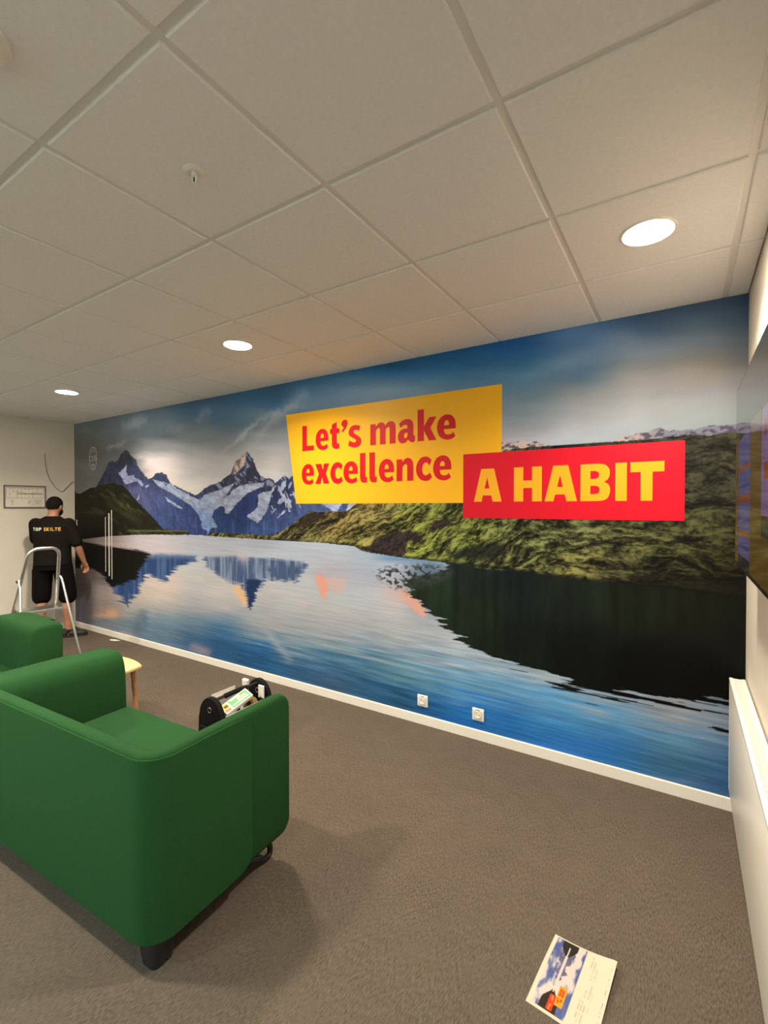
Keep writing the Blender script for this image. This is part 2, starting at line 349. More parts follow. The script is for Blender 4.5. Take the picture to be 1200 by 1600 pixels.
MTN = [(116, 800), (140, 772), (149, 761), (156, 750), (163, 739), (166, 731), (170, 723), (173, 721.5), (176, 721), (179, 723), (184, 719.5), (187, 714), (191, 707.5), (195, 704), (198, 702.7), (201.5, 706), (204.5, 712), (209, 716), (213.5, 719.5), (215, 726), (217, 731.5), (220, 735), (224, 740.5), (228, 745),
       (231.5, 748), (236, 747), (241, 742), (245, 739), (249, 739.5), (252.5, 737.5), (256, 740), (260, 740.5), (262, 747), (266, 754), (270, 757), (275, 759), (283, 763), (290, 767.5), (297, 769.5), (305, 774), (312, 770), (318, 764), (330, 758), (345, 752.5), (352, 746), (360, 740), (364, 731), (368, 722), (372.5, 717), (374, 718), (378, 713), (382, 709), (386, 705),
       (390, 710), (395, 717), (398, 724), (400, 730), (403, 737), (407, 742), (411, 745.5), (416, 748), (422, 747.5), (427, 750), (431, 754), (438, 748), (445, 743), (449, 746), (452, 749), (455, 745), (458, 742.5), (470, 752), (500, 762), (530, 770), (560, 780), (600, 790), (560, 812), (500, 830), (480, 842), (300, 836), (116, 840)]
SNOW = [[(185.8, 739), (194, 731.5), (198.5, 724), (197, 736), (200, 743.5), (210.5, 742), (209, 745), (221, 751), (225, 758.5), (221, 760), (215, 751.7), (206, 754), (195.5, 757.7), (191, 748)],
        [(237, 748.5), (250, 752), (257, 752.5), (262, 756), (267, 755.5), (275, 762), (290, 770), (303, 777), (313, 781), (320, 773), (345, 765), (362, 755.5), (371, 750), (361, 763), (350, 777), (352, 778), (364, 765), (374, 759), (387, 756.5), (402, 755), (413.5, 753.5), (412, 759), (400, 765), (389, 769), (384, 773), (374, 783), (366, 791), (358, 802), (352, 802), (351, 793), (346, 790), (336, 796), (333, 801), (331, 808),
         (336, 816), (340, 824), (330, 825), (327, 829), (325, 837), (322.5, 828), (316, 826), (315, 815), (310, 803), (303, 795), (298, 789), (290, 784), (280, 778), (268, 771), (258, 765), (248, 760), (242, 753)],
        [(403, 772), (412, 769), (423, 767), (429, 759), (432, 758), (426, 768), (421, 786), (417, 800), (408, 811), (403, 817), (396, 813), (387, 808.5), (387, 805), (396, 799), (402, 793), (404, 783)],
        [(436, 766), (442, 752), (447, 750), (446, 760), (441, 768)], [(441, 778), (444, 770), (447, 779), (448, 795), (446, 790), (445, 783), (436, 789), (433, 786), (436, 780)], [(432, 811), (443, 797), (448, 797), (446, 800), (434, 810)],
        [(424, 802), (431, 795), (432, 796), (425, 803)], [(448, 786), (456, 781), (457, 784), (450, 788)], [(453, 773), (461, 769), (461, 773), (454, 775)], [(452, 756), (457, 752), (455, 761), (450, 765)],
        [(227, 760), (233, 756), (234, 759), (228, 762)], [(257, 774), (263, 780), (275, 787), (285, 794), (284, 796), (272, 790), (262, 783)], [(213, 780), (219, 772), (217, 779), (214, 784)], [(500, 786), (535, 786), (527, 799), (520, 799), (512, 793)], [(546, 786), (560, 786), (548, 796), (540, 800)]]
ROCKS = [[(386, 706), (389, 711), (394, 718), (399, 730), (406, 742), (414, 749), (408, 753), (396, 754), (385, 757), (375, 759), (365, 765), (353, 778), (349, 779), (360, 764), (370, 750), (380, 738), (385, 728), (384, 717)], [(414, 757), (417, 749), (423, 747.5), (430, 754), (424, 764), (412, 768), (408, 766)],
         [(345, 753), (360, 741), (375, 740), (384, 730), (380, 741), (364, 756), (344, 764), (344, 760)], [(318, 765), (344, 753), (345, 762), (330, 768), (318, 772), (312, 770)], [(290, 768), (305, 775), (313, 778), (312, 780), (300, 776)], [(253, 752), (258, 755), (262, 758), (259, 759)]]
LIT = [(362, 741), (367, 725), (372, 718), (378, 713), (385.5, 706), (385, 718), (383, 727), (376, 733), (370, 741)]
LHILL = [(110, 762), (116, 766), (120, 771), (127, 771), (140, 763), (149, 761), (160, 757), (177, 755), (185, 757), (192, 758.5), (199, 765), (207, 775), (222, 791), (240, 810), (255, 826.5), (275, 828), (295, 830), (296, 836), (200, 840), (110, 850)]
RHILL = [(423, 837), (432, 833), (445, 827), (455, 821), (464, 813), (473, 806), (482, 801), (490, 799), (500, 801), (515, 799), (530, 800), (543, 799), (548, 793), (556, 787), (600, 770), (660, 745), (720, 722), (780, 706), (800, 702), (826, 699), (855, 697), (900, 694), (958, 690), (1000, 688), (1030, 685), (1072, 680), (1110, 681), (1150, 673.5), (1200, 668),
         (1200, 942), (1161, 937), (1100, 926), (1040, 919), (980, 914), (919, 908), (860, 900), (807, 892), (770, 892), (757, 890), (735, 886), (713, 881), (667, 876), (640, 873.5), (607, 868.5), (585, 866), (567, 862), (558, 857), (553, 854), (530, 851), (507, 848.5), (470, 846.5), (440, 845), (400, 843), (360, 840), (327, 838), (327, 831), (360, 833), (400, 835.5)]
FARSNOW = [(770, 700), (784, 690), (795, 692), (808, 690), (820, 689), (827, 691), (838, 690), (855, 696), (900, 695), (958, 689.5), (970, 686), (995, 677), (1010, 676), (1020, 671), (1031, 667.5), (1040, 672), (1046, 674), (1053, 671.7), (1063, 673), (1072, 670.5), (1085, 671), (1098, 667), (1112, 664), (1130, 665), (1150, 662), (1200, 658), (1200, 690), (770, 705)]
RREF = [(640, 905), (662, 898), (690, 893), (710, 876), (760, 876), (919, 890), (1040, 900), (1161, 915), (1330, 930), (1330, 1170), (1138, 1121), (1100, 1112), (1031, 1095), (985, 1086), (947, 1078), (910, 1072), (881, 1063), (855, 1052), (830, 1041), (795, 1031), (760, 1018), (730, 1003), (704, 985), (682, 968), (662, 948), (648, 930), (638, 915), (630, 903)]
LREF = [(112, 845), (125, 845.5), (144, 849), (164, 853.5), (194, 857), (215, 859.5), (234, 865), (222, 885), (212, 905), (175, 918), (168, 909), (163, 900), (147, 889), (112, 886)]
MREF = [(150, 856), (215, 860), (234, 865), (252, 864), (267, 865.5), (285, 866), (305, 868), (308, 875), (296, 880), (279, 886), (270, 892), (266, 896), (262, 905), (257, 909), (246, 908), (242, 902), (238, 898), (232, 897), (227, 901), (221, 911), (218.5, 924), (211, 930), (205, 935), (200.5, 950), (192, 938), (183, 926), (177, 919), (171, 911), (163, 900)]
MREF2 = [(318, 869), (340, 869), (365, 868), (376, 872), (390, 870), (420, 873), (450, 875), (475, 877), (481, 882), (478, 890), (468, 901), (464, 913), (456, 905), (447, 909), (438, 904), (428, 908), (418, 903), (412, 908), (403, 921), (397, 936), (391, 953), (388, 950), (386, 930), (383, 912), (372, 912), (360, 909), (347, 899), (333, 891), (322, 884)]

def paint(X, Z, U, V):
    N = fbm(X * 14, Z * 14, 0, 5); N2 = fbm(X * 40, Z * 40, 3, 4); NF = fbm(X * 110, Z * 110, 6, 3)
    # sky with streaky high cloud; the horizon rises with the perspective of the photo, so sample along slanted columns
    cl = fbm(X * 1.6 + Z * 1.2, Z * 6 - X * .9, 2, 5); cl2 = fbm(X * .9, Z * 9 + X * 1.5, 8, 5)
    c = cols(SKY, U + (cl - .5) * 30, V + (cl2 - .5) * 22)
    c = c * (1 + .16 * (cl - .5))[..., None]
    for a, b, wd, k in (((345, 712), (425, 640), 2.5, .35), ((395, 690), (440, 640), 5, .25), ((425, 660), (482, 610), 6, .25), ((165, 703), (198, 690), 2.5, .45), ((250, 676), (290, 668), 5, .18), ((306, 660), (330, 638), 5, .22), ((190, 668), (232, 655), 6, .2), ((800, 600), (1000, 520), 12, .08), ((860, 640), (1100, 570), 14, .10)):
        c = mixc(c, (205, 190, 178), k * band(U + (N - .5) * 10, V + (N - .5) * 8, a, b, wd) * (.2 + 1.6 * cl))
    J = U + (N2 - .5) * 2.6; K = V + (N - .5) * 2.6
    # far snowy ridge on the right
    m = inside(FARSNOW, J, K); lit = sstep(1055, 970, U)
    snow = mixc(mixc(np.broadcast_to(np.array([146., 140, 146]), c.shape), (214, 182, 160), lit), (96, 86, 98), sstep(.46, .60, fbm(X * 34 + Z * 40, Z * 60 - X * 20, 5, 4)))
    c[m] = snow[m]
    # blue mountains
    m = inside(MTN, J, K)
    hgt = sstep(820, 715, V)
    rk = fbm(X * 24 + Z * 9, Z * 12 - X * 4, 4, 5); vs = fbm(X * 60, Z * 5, 8, 4); fine = fbm(X * 70 + Z * 30, Z * 60, 2, 3)
    rock = field([(180, 740, 58, 62, 82), (197, 712, 52, 50, 56), (215, 735, 58, 62, 86), (250, 748, 56, 60, 84), (240, 775, 76, 82, 116), (215, 775, 92, 92, 122), (260, 800, 66, 80, 116), (285, 800, 56, 72, 112), (300, 815, 52, 66, 106), (350, 800, 38, 54, 92), (365, 815, 40, 60, 100), (380, 800, 36, 50, 90), (400, 828, 56, 76, 116), (440, 780, 42, 50, 78), (440, 815, 64, 78, 118), (470, 790, 74, 86, 124), (520, 795, 76, 88, 126)], U, V, 14)
    rock = rock * (.50 + .50 * rk + .22 * vs + .28 * fine)[..., None]
    rock = mixc(rock, (116, 124, 158), .35 * sstep(.58, .75, vs) * sstep(770, 830, V))
    c[m] = rock[m]
    sn = np.zeros(U.shape, bool); J2 = U + (N2 - .5) * 3.0; K2 = V + (NF - .5) * 3.2
    for P in SNOW: sn |= inside(P, J2, K2)
    sn |= m & (U > 424) & (U < 470) & (fbm((X * 1.0 + Z * .8) * 22, (Z - X * .6) * 7, 9, 3) > .62) & (V < 800)
    sn &= m
    snc = field([(195, 745, 158, 162, 180), (215, 750, 150, 154, 176), (250, 757, 156, 160, 172), (290, 778, 158, 162, 174), (330, 785, 152, 156, 168), (380, 768, 164, 164, 172), (410, 760, 172, 170, 176), (320, 815, 124, 146, 176), (345, 785, 160, 160, 168), (410, 790, 158, 160, 174), (445, 780, 168, 170, 182), (520, 792, 172, 178, 196)], U, V, 12) * (.74 + .52 * fbm(X * 22 + Z * 14, Z * 34, 11, 4))[..., None]
    c[sn] = snc[sn]
    for P in ROCKS:
        r = inside(P, J2, K2) & m
        rc = np.broadcast_to(np.array([54., 56, 76]), c.shape) * (.55 + .9 * rk)[..., None]
        rc = np.where((fbm((X + Z) * 30, (Z - X) * 9, 12, 3) > .66)[..., None], np.array([136., 134, 142]), rc)
        c[r] = rc[r]
    r = soft(LIT, J, K, 1.5); lc = mixc(np.broadcast_to(np.array([204., 176, 152]), c.shape), (128, 100, 86), sstep(.50, .66, fbm((X - Z) * 20, (X + Z) * 40, 13, 3))); c = mixc(c, lc, r)
    # left green hill
    m = inside(LHILL, U + (N2 - .5) * 1.5, K)
    fold = .6 * fbm(X * 3 + Z * 6, Z * 16 + X * 3.2, 1, 5) + .4 * fbm(X * 12 + Z * 8, Z * 34 + X * 9, 4, 4)
    hc = mixc(np.broadcast_to(np.array([32., 32, 18]), c.shape), (82, 84, 46), sstep(.46, .70, fold) * sstep(122, 170, U))
    hc = mixc(hc, (16, 13, 9), sstep(796, 836, V) * sstep(205, 140, U)); hc = mixc(hc, (112, 118, 70), .8 * np.exp(-((V - 829.5) / 1.5) ** 2) * sstep(190, 215, U)); hc = mixc(hc, (86, 90, 50), .45 * band(U, V, (165, 785), (222, 818), 3.5)); hc = mixc(hc, (70, 76, 44), .5 * band(U, V, (120, 801), (168, 800), 1.2))
    hc = hc * (.7 + .6 * N2)[..., None]
    c[m] = hc[m]
    # right hillside: grass tussocks over dark hollows
    m = inside(RHILL, U + (N2 - .5) * 3, V + (N2 - .5) * 2.6)
    m |= (U > 445) & (V > np.interp(U, [440, 553, 567, 640, 757, 919, 1161, 1200], [838, 846, 854, 866, 882, 900, 928, 932])) & (V < np.interp(U, [440, 553, 567, 640, 757, 919, 1161, 1200], [850, 858, 866, 878, 894, 913, 941, 946]))
    gs = sstep(640, 900, U)
    wxp = (fbm(X * 5, Z * 9, 12, 3) - .5) * .10
    tx = fbm(X * 9 - Z * 7 * (1 - gs), (Z + wxp) * 34 - X * 16 * (1 - gs), 2, 5, .62); t2 = fbm(X * 28, (Z + wxp) * 80 - X * 26 * (1 - gs), 5, 4, .6); t3 = fbm(X * 70, Z * 130, 9, 2)
    g = .50 * tx + .34 * t2 + .16 * t3
    base = field([(440, 832, 88, 78, 44), (480, 820, 92, 74, 42), (520, 815, 106, 86, 44), (560, 805, 112, 92, 48), (600, 800, 106, 92, 52), (480, 838, 96, 96, 48), (560, 835, 112, 104, 50), (640, 810, 118, 116, 50), (640, 830, 116, 118, 48), (700, 800, 92, 94, 42), (700, 840, 104, 110, 46), (740, 850, 104, 106, 44), (720, 865, 82, 86, 42), (760, 880, 82, 80, 48), (820, 830, 84, 86, 48), (820, 870, 88, 88, 48), (900, 840, 88, 88, 50), (900, 880, 98, 90, 46), (980, 850, 76, 74, 40), (960, 895, 64, 60, 32),
                  (1060, 840, 68, 66, 36), (1060, 890, 62, 58, 30), (1130, 830, 56, 54, 30), (1130, 880, 48, 44, 22), (1120, 760, 46, 44, 30), (1110, 700, 44, 42, 30), (1000, 690, 40, 40, 30), (900, 697, 36, 36, 30), (1140, 690, 56, 52, 30), (1140, 915, 34, 30, 14), (1000, 910, 30, 28, 16)], U, V, 30)
    gc = base * (.22 + 1.75 * sstep(.32, .68, g))[..., None]
    gc = mixc(gc, (182, 178, 108), .55 * sstep(.56, .70, t2) * sstep(.5, .60, tx) * sstep(1160, 800, U))
    gc = mixc(gc, (58, 42, 36), .8 * soft([(470, 812), (488, 801), (505, 803), (520, 806), (498, 812), (478, 820), (462, 824)], J, K, 3))
    rockp = soft([(563, 861), (575, 853), (590, 846), (604, 838), (620, 833), (640, 830), (653, 832), (652, 842), (640, 852), (632, 866), (627, 871), (600, 866)], J + (N - .5) * 14, V + (N - .5) * 14, 2) + soft([(672, 828), (680, 814), (695, 811), (706, 814), (700, 822), (685, 826), (676, 834)], J, K, 2)
    rcol = np.broadcast_to(np.array([62., 48, 44]), c.shape) * (.25 + 1.5 * fbm((X + Z * .6) * 30, (Z - X * .7) * 64, 7, 4))[..., None]
    gc = mixc(gc, rcol, rockp)
    gc = mixc(gc, (30, 31, 28), .75 * soft([(700, 866), (722, 858), (745, 853), (775, 848), (795, 850), (786, 862), (770, 872), (740, 876), (712, 874)], J + (N - .5) * 14, V + (N - .5) * 12, 4))
    gc = mixc(gc, (18, 17, 12), .75 * sstep(850, 1100, U) * sstep(885, 925, V) + .55 * np.exp(-((V - np.interp(U, [440, 553, 607, 713, 807, 919, 1040, 1161], [845, 853, 868, 880, 891, 907, 918, 936])) / 3.0) ** 2))
    gc = gc * .88
    c[m] = gc[m]
    # lake: below the shore line
    shore = np.interp(U, [110, 125, 165, 205, 240, 300, 327, 400, 470, 507, 553, 567, 607, 640, 713, 757, 807, 919, 1040, 1161, 1200], [845, 843, 838.5, 836, 835.3, 836.2, 837.5, 842.5, 846.2, 848.2, 853.5, 861.5, 868, 873, 880.5, 889.5, 892, 908, 918, 936, 941])
    lm = V > shore + (N2 - .5) * 1.2
    tilt = Z + X * .012
    rip = fbm(X * 2.0, tilt * 40, 3, 4); rip2 = fbm(X * 4.5, tilt * 100, 6, 3); rip3 = fbm(X * 3.2, tilt * 62, 10, 3)
    near = sstep(945, 1040, V)
    lc = cols(LAKE, U + (rip - .5) * 30 * near, V + ((rip - .5) * 46 + (rip3 - .5) * 26) * (.12 + near))
    lc = lc * (1 + (.05 + .12 * near) * (rip2 - .5) * 2)[..., None]
    amp = 7 + 8 * sstep(850, 940, V)
    Ur = U + (rip3 - .5) * 2 * amp; Vr = V + (rip2 - .5) * 5; vst = fbm(X * 24, Z * 2.2, 9, 4); vs2 = fbm(X * 70, Z * 6, 11, 3)
    top = sstep(862, 876, V + (vst - .5) * 8)
    for P, col, hi, amt in ((MREF, (46, 70, 108), (104, 128, 152), .55), (MREF2, (74, 90, 116), (150, 158, 170), .9)):
        mm = soft(P, Ur, Vr, 2.5); cc = mixc(np.broadcast_to(np.array(col, float), c.shape), hi, amt * sstep(.40, .66, .7 * vst + .3 * vs2)); lc = mixc(lc, cc, mm * (.35 + .65 * top))
    lc = mixc(lc, (34, 52, 84), soft([(384, 906), (400, 904), (411, 908), (402, 922), (397, 936), (391, 953), (388, 948), (386, 930)], U + (rip2 - .5) * 10, Vr, 1.5))
    lc = mixc(lc, (58, 72, 98), .8 * soft([(418, 888), (440, 884), (476, 884), (470, 898), (450, 904), (428, 902)], Ur, Vr, 5) * sstep(.42, .58, vst))
    for P, col, k in (([(365, 913), (372, 914), (381, 922), (386, 934), (388, 951), (381, 946), (374, 936), (368, 924)], (246, 184, 124), .9), ([(492, 893), (503, 898), (513, 906), (513, 918), (508, 938), (502, 930), (497, 914)], (242, 160, 126), .9), ([(512, 905), (524, 902), (542, 906), (538, 924), (526, 928), (516, 920)], (218, 178, 162), .8),
                   ([(626, 921), (648, 928), (664, 948), (668, 968), (650, 957), (634, 942), (618, 932)], (236, 170, 140), .95), ([(590, 920), (622, 922), (640, 940), (610, 940)], (214, 184, 172), .6)):
        lc = mixc(lc, col, k * soft(P, U + (rip2 - .5) * 8, V + (rip2 - .5) * 6 + (vs2 - .5) * 8, 4))
    for a, b, wd, col, k in (((164, 957), (184, 959), 5, (222, 158, 112), .7), ((185, 990), (215, 996), 4, (186, 152, 140), .6), ((296, 1008), (330, 1022), 5, (160, 136, 138), .8), ((395, 962), (458, 1036), 4, (162, 160, 156), .75), ((472, 942), (476, 950), 5, (222, 178, 158), .6), ((370, 868), (392, 872), 7, (208, 186, 180), .7), ((225, 950), (228, 985), 4, (74, 98, 112), .5)):
        lc = mixc(lc, col, k * band(U + (rip2 - .5) * 12, V, a, b, wd))
    lc = mixc(lc, (17, 17, 11), soft(LREF, U + (rip2 - .5) * 12, Vr, 2))
    er = (rip3 - .5) * 2; er = er * 1.6 + (fbm(X * 1.6, tilt * 34, 13, 2) - .5) * 1.2
    mm = soft(RREF, U + er * (12 + 60 * sstep(680, 1050, U)), V - er * (2 + 9 * sstep(680, 1050, U)) + (rip2 - .5) * 5, 1.2)
    dcol = field([(640, 895, 44, 58, 38), (680, 920, 34, 46, 30), (720, 900, 28, 40, 34), (700, 960, 26, 38, 24), (760, 950, 30, 38, 24), (800, 920, 20, 28, 28), (800, 1000, 18, 24, 16), (900, 940, 24, 32, 22), (900, 1020, 10, 13, 9), (1000, 950, 24, 29, 16), (1000, 1050, 3, 4, 3), (1100, 960, 24, 25, 13), (1100, 1050, 2, 2, 2), (1140, 1000, 12, 13, 8)], U, V, 26) * (.45 + .7 * vst + .4 * fbm(X * 9, Z * 6, 14, 3))[..., None]
    lc = mixc(lc, dcol, mm)
    # reed specks where the hill reflection begins
    rd = soft([(585, 897), (605, 888), (645, 883), (695, 886), (712, 895), (690, 908), (652, 920), (632, 926), (606, 912)], J, K, 7)
    sp = sstep(.50, .58, fbm(X * 42, Z * 62, 12, 3)) * rd
    lc = mixc(mixc(lc, (92, 100, 98), .45 * rd * sstep(600, 690, U)), (48, 46, 40), .9 * sp)
    c[lm] = lc[lm]
    return np.clip(c, 2, 255)

E_X = [-6.4, -5, -4, -3, -2.1, -1.2, -.4, .3, .7]; E_Z = [.12, .35, .7, 1.1, 1.5, 1.9, 2.2, 2.45, 2.6]
E_T = np.array([[.82, .94, 1.18, 1.22, 1.22, 1.2, 1.14, 1.03, .9], [.92, 1.06, 1.23, 1.27, 1.27, 1.21, 1.15, 1.12, .97], [1.02, 1.21, 1.41, 1.41, 1.47, 1.34, 1.29, 1.31, 1.25], [1.1, 1.40, 1.61, 1.53, 1.74, 1.47, 1.48, 1.63, 1.58],
                [1.2, 1.65, 1.80, 1.54, 2.11, 1.54, 1.65, 2.11, 2.04], [1.1, 1.70, 1.88, 1.32, 2.48, 1.37, 1.59, 2.72, 2.5], [.75, 1.19, 1.32, .82, 2.0, .85, 1.06, 2.47, 1.99], [.5, .61, .68, .59, .80, .60, .72, 1.13, .92], [.36, .42, .48, .43, .51, .45, .56, .73, .56]]) * 1.02
def illum(X, Z):
    """light of the lamps on this wall (measured on a grey wall), divided out of the photo's colours to get the colours of the print"""
    r = np.stack([np.interp(X[0], E_X, row) for row in E_T])
    fx = np.stack([np.interp(Z[:, 0], E_Z, r[:, k]) for k in range(X.shape[1])], 1)
    fz = np.interp(Z, E_Z, E_T.mean(1))
    return fz * (fx / fz) ** .75
E_BASE = np.array([1.0, .86, .655])

def grid_print(name, P, colr, m, parent=None, **k):
    """P: (ny, nx, 3) points, colr: (ny, nx, 3) linear colours"""
    ny, nx = P.shape[:2]
    me = bpy.data.meshes.new(name)
    idx = np.arange(ny * nx).reshape(ny, nx)
    q = np.stack([idx[:-1, :-1], idx[:-1, 1:], idx[1:, 1:], idx[1:, :-1]], -1).reshape(-1, 4)
    me.vertices.add(ny * nx); me.vertices.foreach_set('co', P.reshape(-1).astype(np.float32))
    me.loops.add(q.size); me.loops.foreach_set('vertex_index', q.reshape(-1).astype(np.int32))
    me.polygons.add(len(q)); me.polygons.foreach_set('loop_start', (np.arange(len(q)) * 4).astype(np.int32))
    me.update(calc_edges=True)
    at = me.color_attributes.new('print', 'FLOAT_COLOR', 'POINT')
    rgba = np.ones((ny * nx, 4), np.float32); rgba[:, :3] = colr.reshape(-1, 3)
    at.data.foreach_set('color', rgba.reshape(-1))
    return link(name, me, m, parent, **k)

M['print'] = mat_attr('mural_vinyl', .55, .12)
nxg, nyg = 1080, 620
t = np.linspace(0, 1, nxg); un = 116 + (1168 - 116) * t
xg = np.array([px_hit(u, 800, 1, YW)[0] for u in un]); xg = XL + .0008 + (xg - xg[0]) / (xg[-1] - xg[0]) * (XR - .0008 - XL - .0008)
zg = np.linspace(.0675, H + .004, nyg)
Xg, Zg = np.meshgrid(xg, zg)
dX = Xg - CAM[0]; dY = YW - CAM[1]; dZ = Zg - CAM[2]
dep = dX * FW[0] + dY * FW[1] + dZ * FW[2]
Ug = 600 + F_PX * (dX * RT[0] + dY * RT[1] + dZ * RT[2]) / dep; Vg = 800 - F_PX * (dX * UP[0] + dY * UP[1] + dZ * UP[2]) / dep
colg = np.clip(s2l(paint(Xg, Zg, Ug, Vg)) / (illum(Xg, Zg)[..., None] * E_BASE), .0006, .95)
Pg = np.stack([Xg, np.full(Xg.shape, YW - .0012), Zg], -1)
mural = grid_print('mural', Pg, colg, M['print'], label='wall-wide printed mural of snowy mountains above a calm lake', cat='mural')

# ---- flat lettering: outlines traced in unit boxes (x across the letter, y from baseline in x-heights or cap-heights)
def smooth_closed(pts, n=6):
    """closed outline through pts; a point with a third entry is a corner"""
    out = []; N_ = len(pts)
    for i in range(N_):
        p0, p1, p2, p3 = pts[i - 1], pts[i], pts[(i + 1) % N_], pts[(i + 2) % N_]
        a, b = np.array(p1[:2], float), np.array(p2[:2], float)
        out.append(tuple(a))
        if len(p1) > 2 and len(p2) > 2: continue
        ta = (b - np.array(p0[:2])) * .5 if len(p1) == 2 else (b - a) * .6
        tb = (np.array(p3[:2]) - a) * .5 if len(p2) == 2 else (b - a) * .6
        for k in range(1, n):
            s = k / n
            out.append(tuple((2 * s ** 3 - 3 * s ** 2 + 1) * a + (s ** 3 - 2 * s ** 2 + s) * ta + (-2 * s ** 3 + 3 * s ** 2) * b + (s ** 3 - s ** 2) * tb))
    return out
C_ = 1
def cn(*p): return [(x, y, C_) for x, y in p]
GL = {
 'e': [[(1, .42, 1), (.37, .42, 1), (.40, .29), (.5, .2), (.63, .18), (.78, .21), (.88, .28, 1), (.98, .09, 1), (.8, 0), (.58, -.03), (.3, .03), (.09, .2), (0, .48), (.07, .78), (.27, .97), (.54, 1.03), (.8, .96), (.96, .77), (1, .55)], [(.37, .58, 1), (.65, .58, 1), (.63, .72), (.53, .79), (.42, .74)]],
 'x': [cn((0, 1), (.43, 1), (.55, .68), (.63, 1), (1, 1), (.77, .51), (1, 0), (.60, 0), (.5, .32), (.38, 0), (0, 0), (.27, .5))],
 'c': [[(1, .86, 1), (.86, .63, 1), (.75, .73), (.62, .77), (.45, .68), (.40, .5), (.45, .3), (.62, .22), (.78, .26), (.88, .34, 1), (1.02, .13, 1), (.85, .01), (.6, -.03), (.28, .05), (.07, .25), (0, .5), (.08, .76), (.3, .97), (.6, 1.03), (.82, .98)]],
 'l': [[(0, 1.38, 1), (.75, 1.38, 1), (.75, .34), (.80, .25), (1, .25, 1), (.97, 0, 1), (.6, -.02), (.2, .03), (.03, .18), (0, .35)]],
 'n': [[(0, 0, 1), (0, .97, 1), (.33, .97, 1), (.37, .84, 1), (.5, .97), (.7, 1.02), (.9, .93), (1, .70), (1, 0, 1), (.64, 0, 1), (.64, .65), (.58, .74), (.47, .73), (.36, .62, 1), (.36, 0, 1)]],
 'm': [[(0, 0, 1), (0, .97, 1), (.21, .97, 1), (.235, .85, 1), (.33, .98), (.43, 1.02), (.53, .98), (.6, .86, 1), (.7, .98), (.82, 1.02), (.94, .95), (1, .75), (1, 0, 1), (.77, 0, 1), (.77, .68), (.73, .76), (.66, .73), (.615, .64, 1), (.615, 0, 1), (.385, 0, 1), (.385, .68), (.345, .76), (.28, .73), (.23, .64, 1), (.23, 0, 1)]],
 'a': [[(.07, .85, 1), (.25, .97), (.5, 1.03), (.75, .98), (.88, .83), (.9, .6), (.9, .36), (.93, .27), (1, .26, 1), (.97, .02, 1), (.85, -.02), (.72, .02), (.6, .12, 1), (.45, 0), (.25, -.03), (.07, .07), (0, .27), (.08, .48), (.25, .59), (.5, .62), (.56, .62, 1), (.56, .68), (.5, .77), (.35, .77), (.16, .67, 1)], [(.56, .43, 1), (.42, .41), (.36, .31), (.41, .2), (.5, .21), (.56, .28, 1)]],
 'k': [cn((0, 0), (0, 1.37), (.345, 1.37), (.345, .62), (.62, 1), (1, 1), (.68, .55), (1, 0), (.62, 0), (.345, .44), (.345, 0))],
 's': [[(.93, .96, 1), (.83, .73, 1), (.65, .79), (.5, .79), (.42, .72), (.5, .63), (.78, .5), (.95, .38), (1, .24), (.93, .08), (.72, -.02), (.42, -.03), (.15, .03), (0, .09, 1), (.12, .33, 1), (.3, .24), (.5, .21), (.6, .26), (.57, .34), (.4, .42), (.15, .53), (.05, .67), (.1, .86), (.3, 1), (.6, 1.03)]],
 't': [[(0, .97, 1), (.18, .97, 1), (.2, 1.18, 1), (.72, 1.28, 1), (.72, .97, 1), (1, .97, 1), (1, .73, 1), (.72, .73, 1), (.72, .35), (.78, .24), (.98, .24, 1), (1, 0, 1), (.7, -.03), (.38, .02), (.22, .16), (.2, .35), (.2, .73, 1), (0, .73, 1)]],
 "'": [[(.25, .74, 1), (.7, .92), (.95, 1.08), (1, 1.2), (.85, 1.31), (.55, 1.34), (.2, 1.3), (0, 1.17), (.1, 1.06), (.35, 1), (.3, .92), (.05, .82, 1)]],
 'L': [cn((0, 0), (0, 1.28), (.4, 1.28), (.4, .25), (1, .25), (1, 0))],
 'A': [cn((0, 0), (.27, 1), (.73, 1), (1, 0), (.68, 0), (.63, .19), (.33, .19), (.28, 0)), cn((.39, .40), (.485, .74), (.57, .40))],
 'H': [cn((0, 0), (0, 1), (.34, 1), (.34, .61), (.66, .61), (.66, 1), (1, 1), (1, 0), (.66, 0), (.66, .39), (.34, .39), (.34, 0))],
 'B': [[(0, 0, 1), (0, 1, 1), (.58, 1, 1), (.82, .97), (.96, .86), (.98, .7), (.92, .58), (.79, .515, 1), (.94, .44), (1, .28), (.93, .1), (.78, .02), (.56, 0, 1)], [(.34, .60, 1), (.34, .81, 1), (.5, .81), (.62, .76), (.62, .66), (.52, .6)], [(.34, .19, 1), (.34, .41, 1), (.5, .41), (.63, .37), (.64, .24), (.53, .19)]],
 'I': [cn((0, 0), (0, 1), (1, 1), (1, 0))],
 'T': [cn((.31, 0), (.31, .74), (0, .74), (0, 1), (1, 1), (1, .74), (.66, .74), (.66, 0))]}

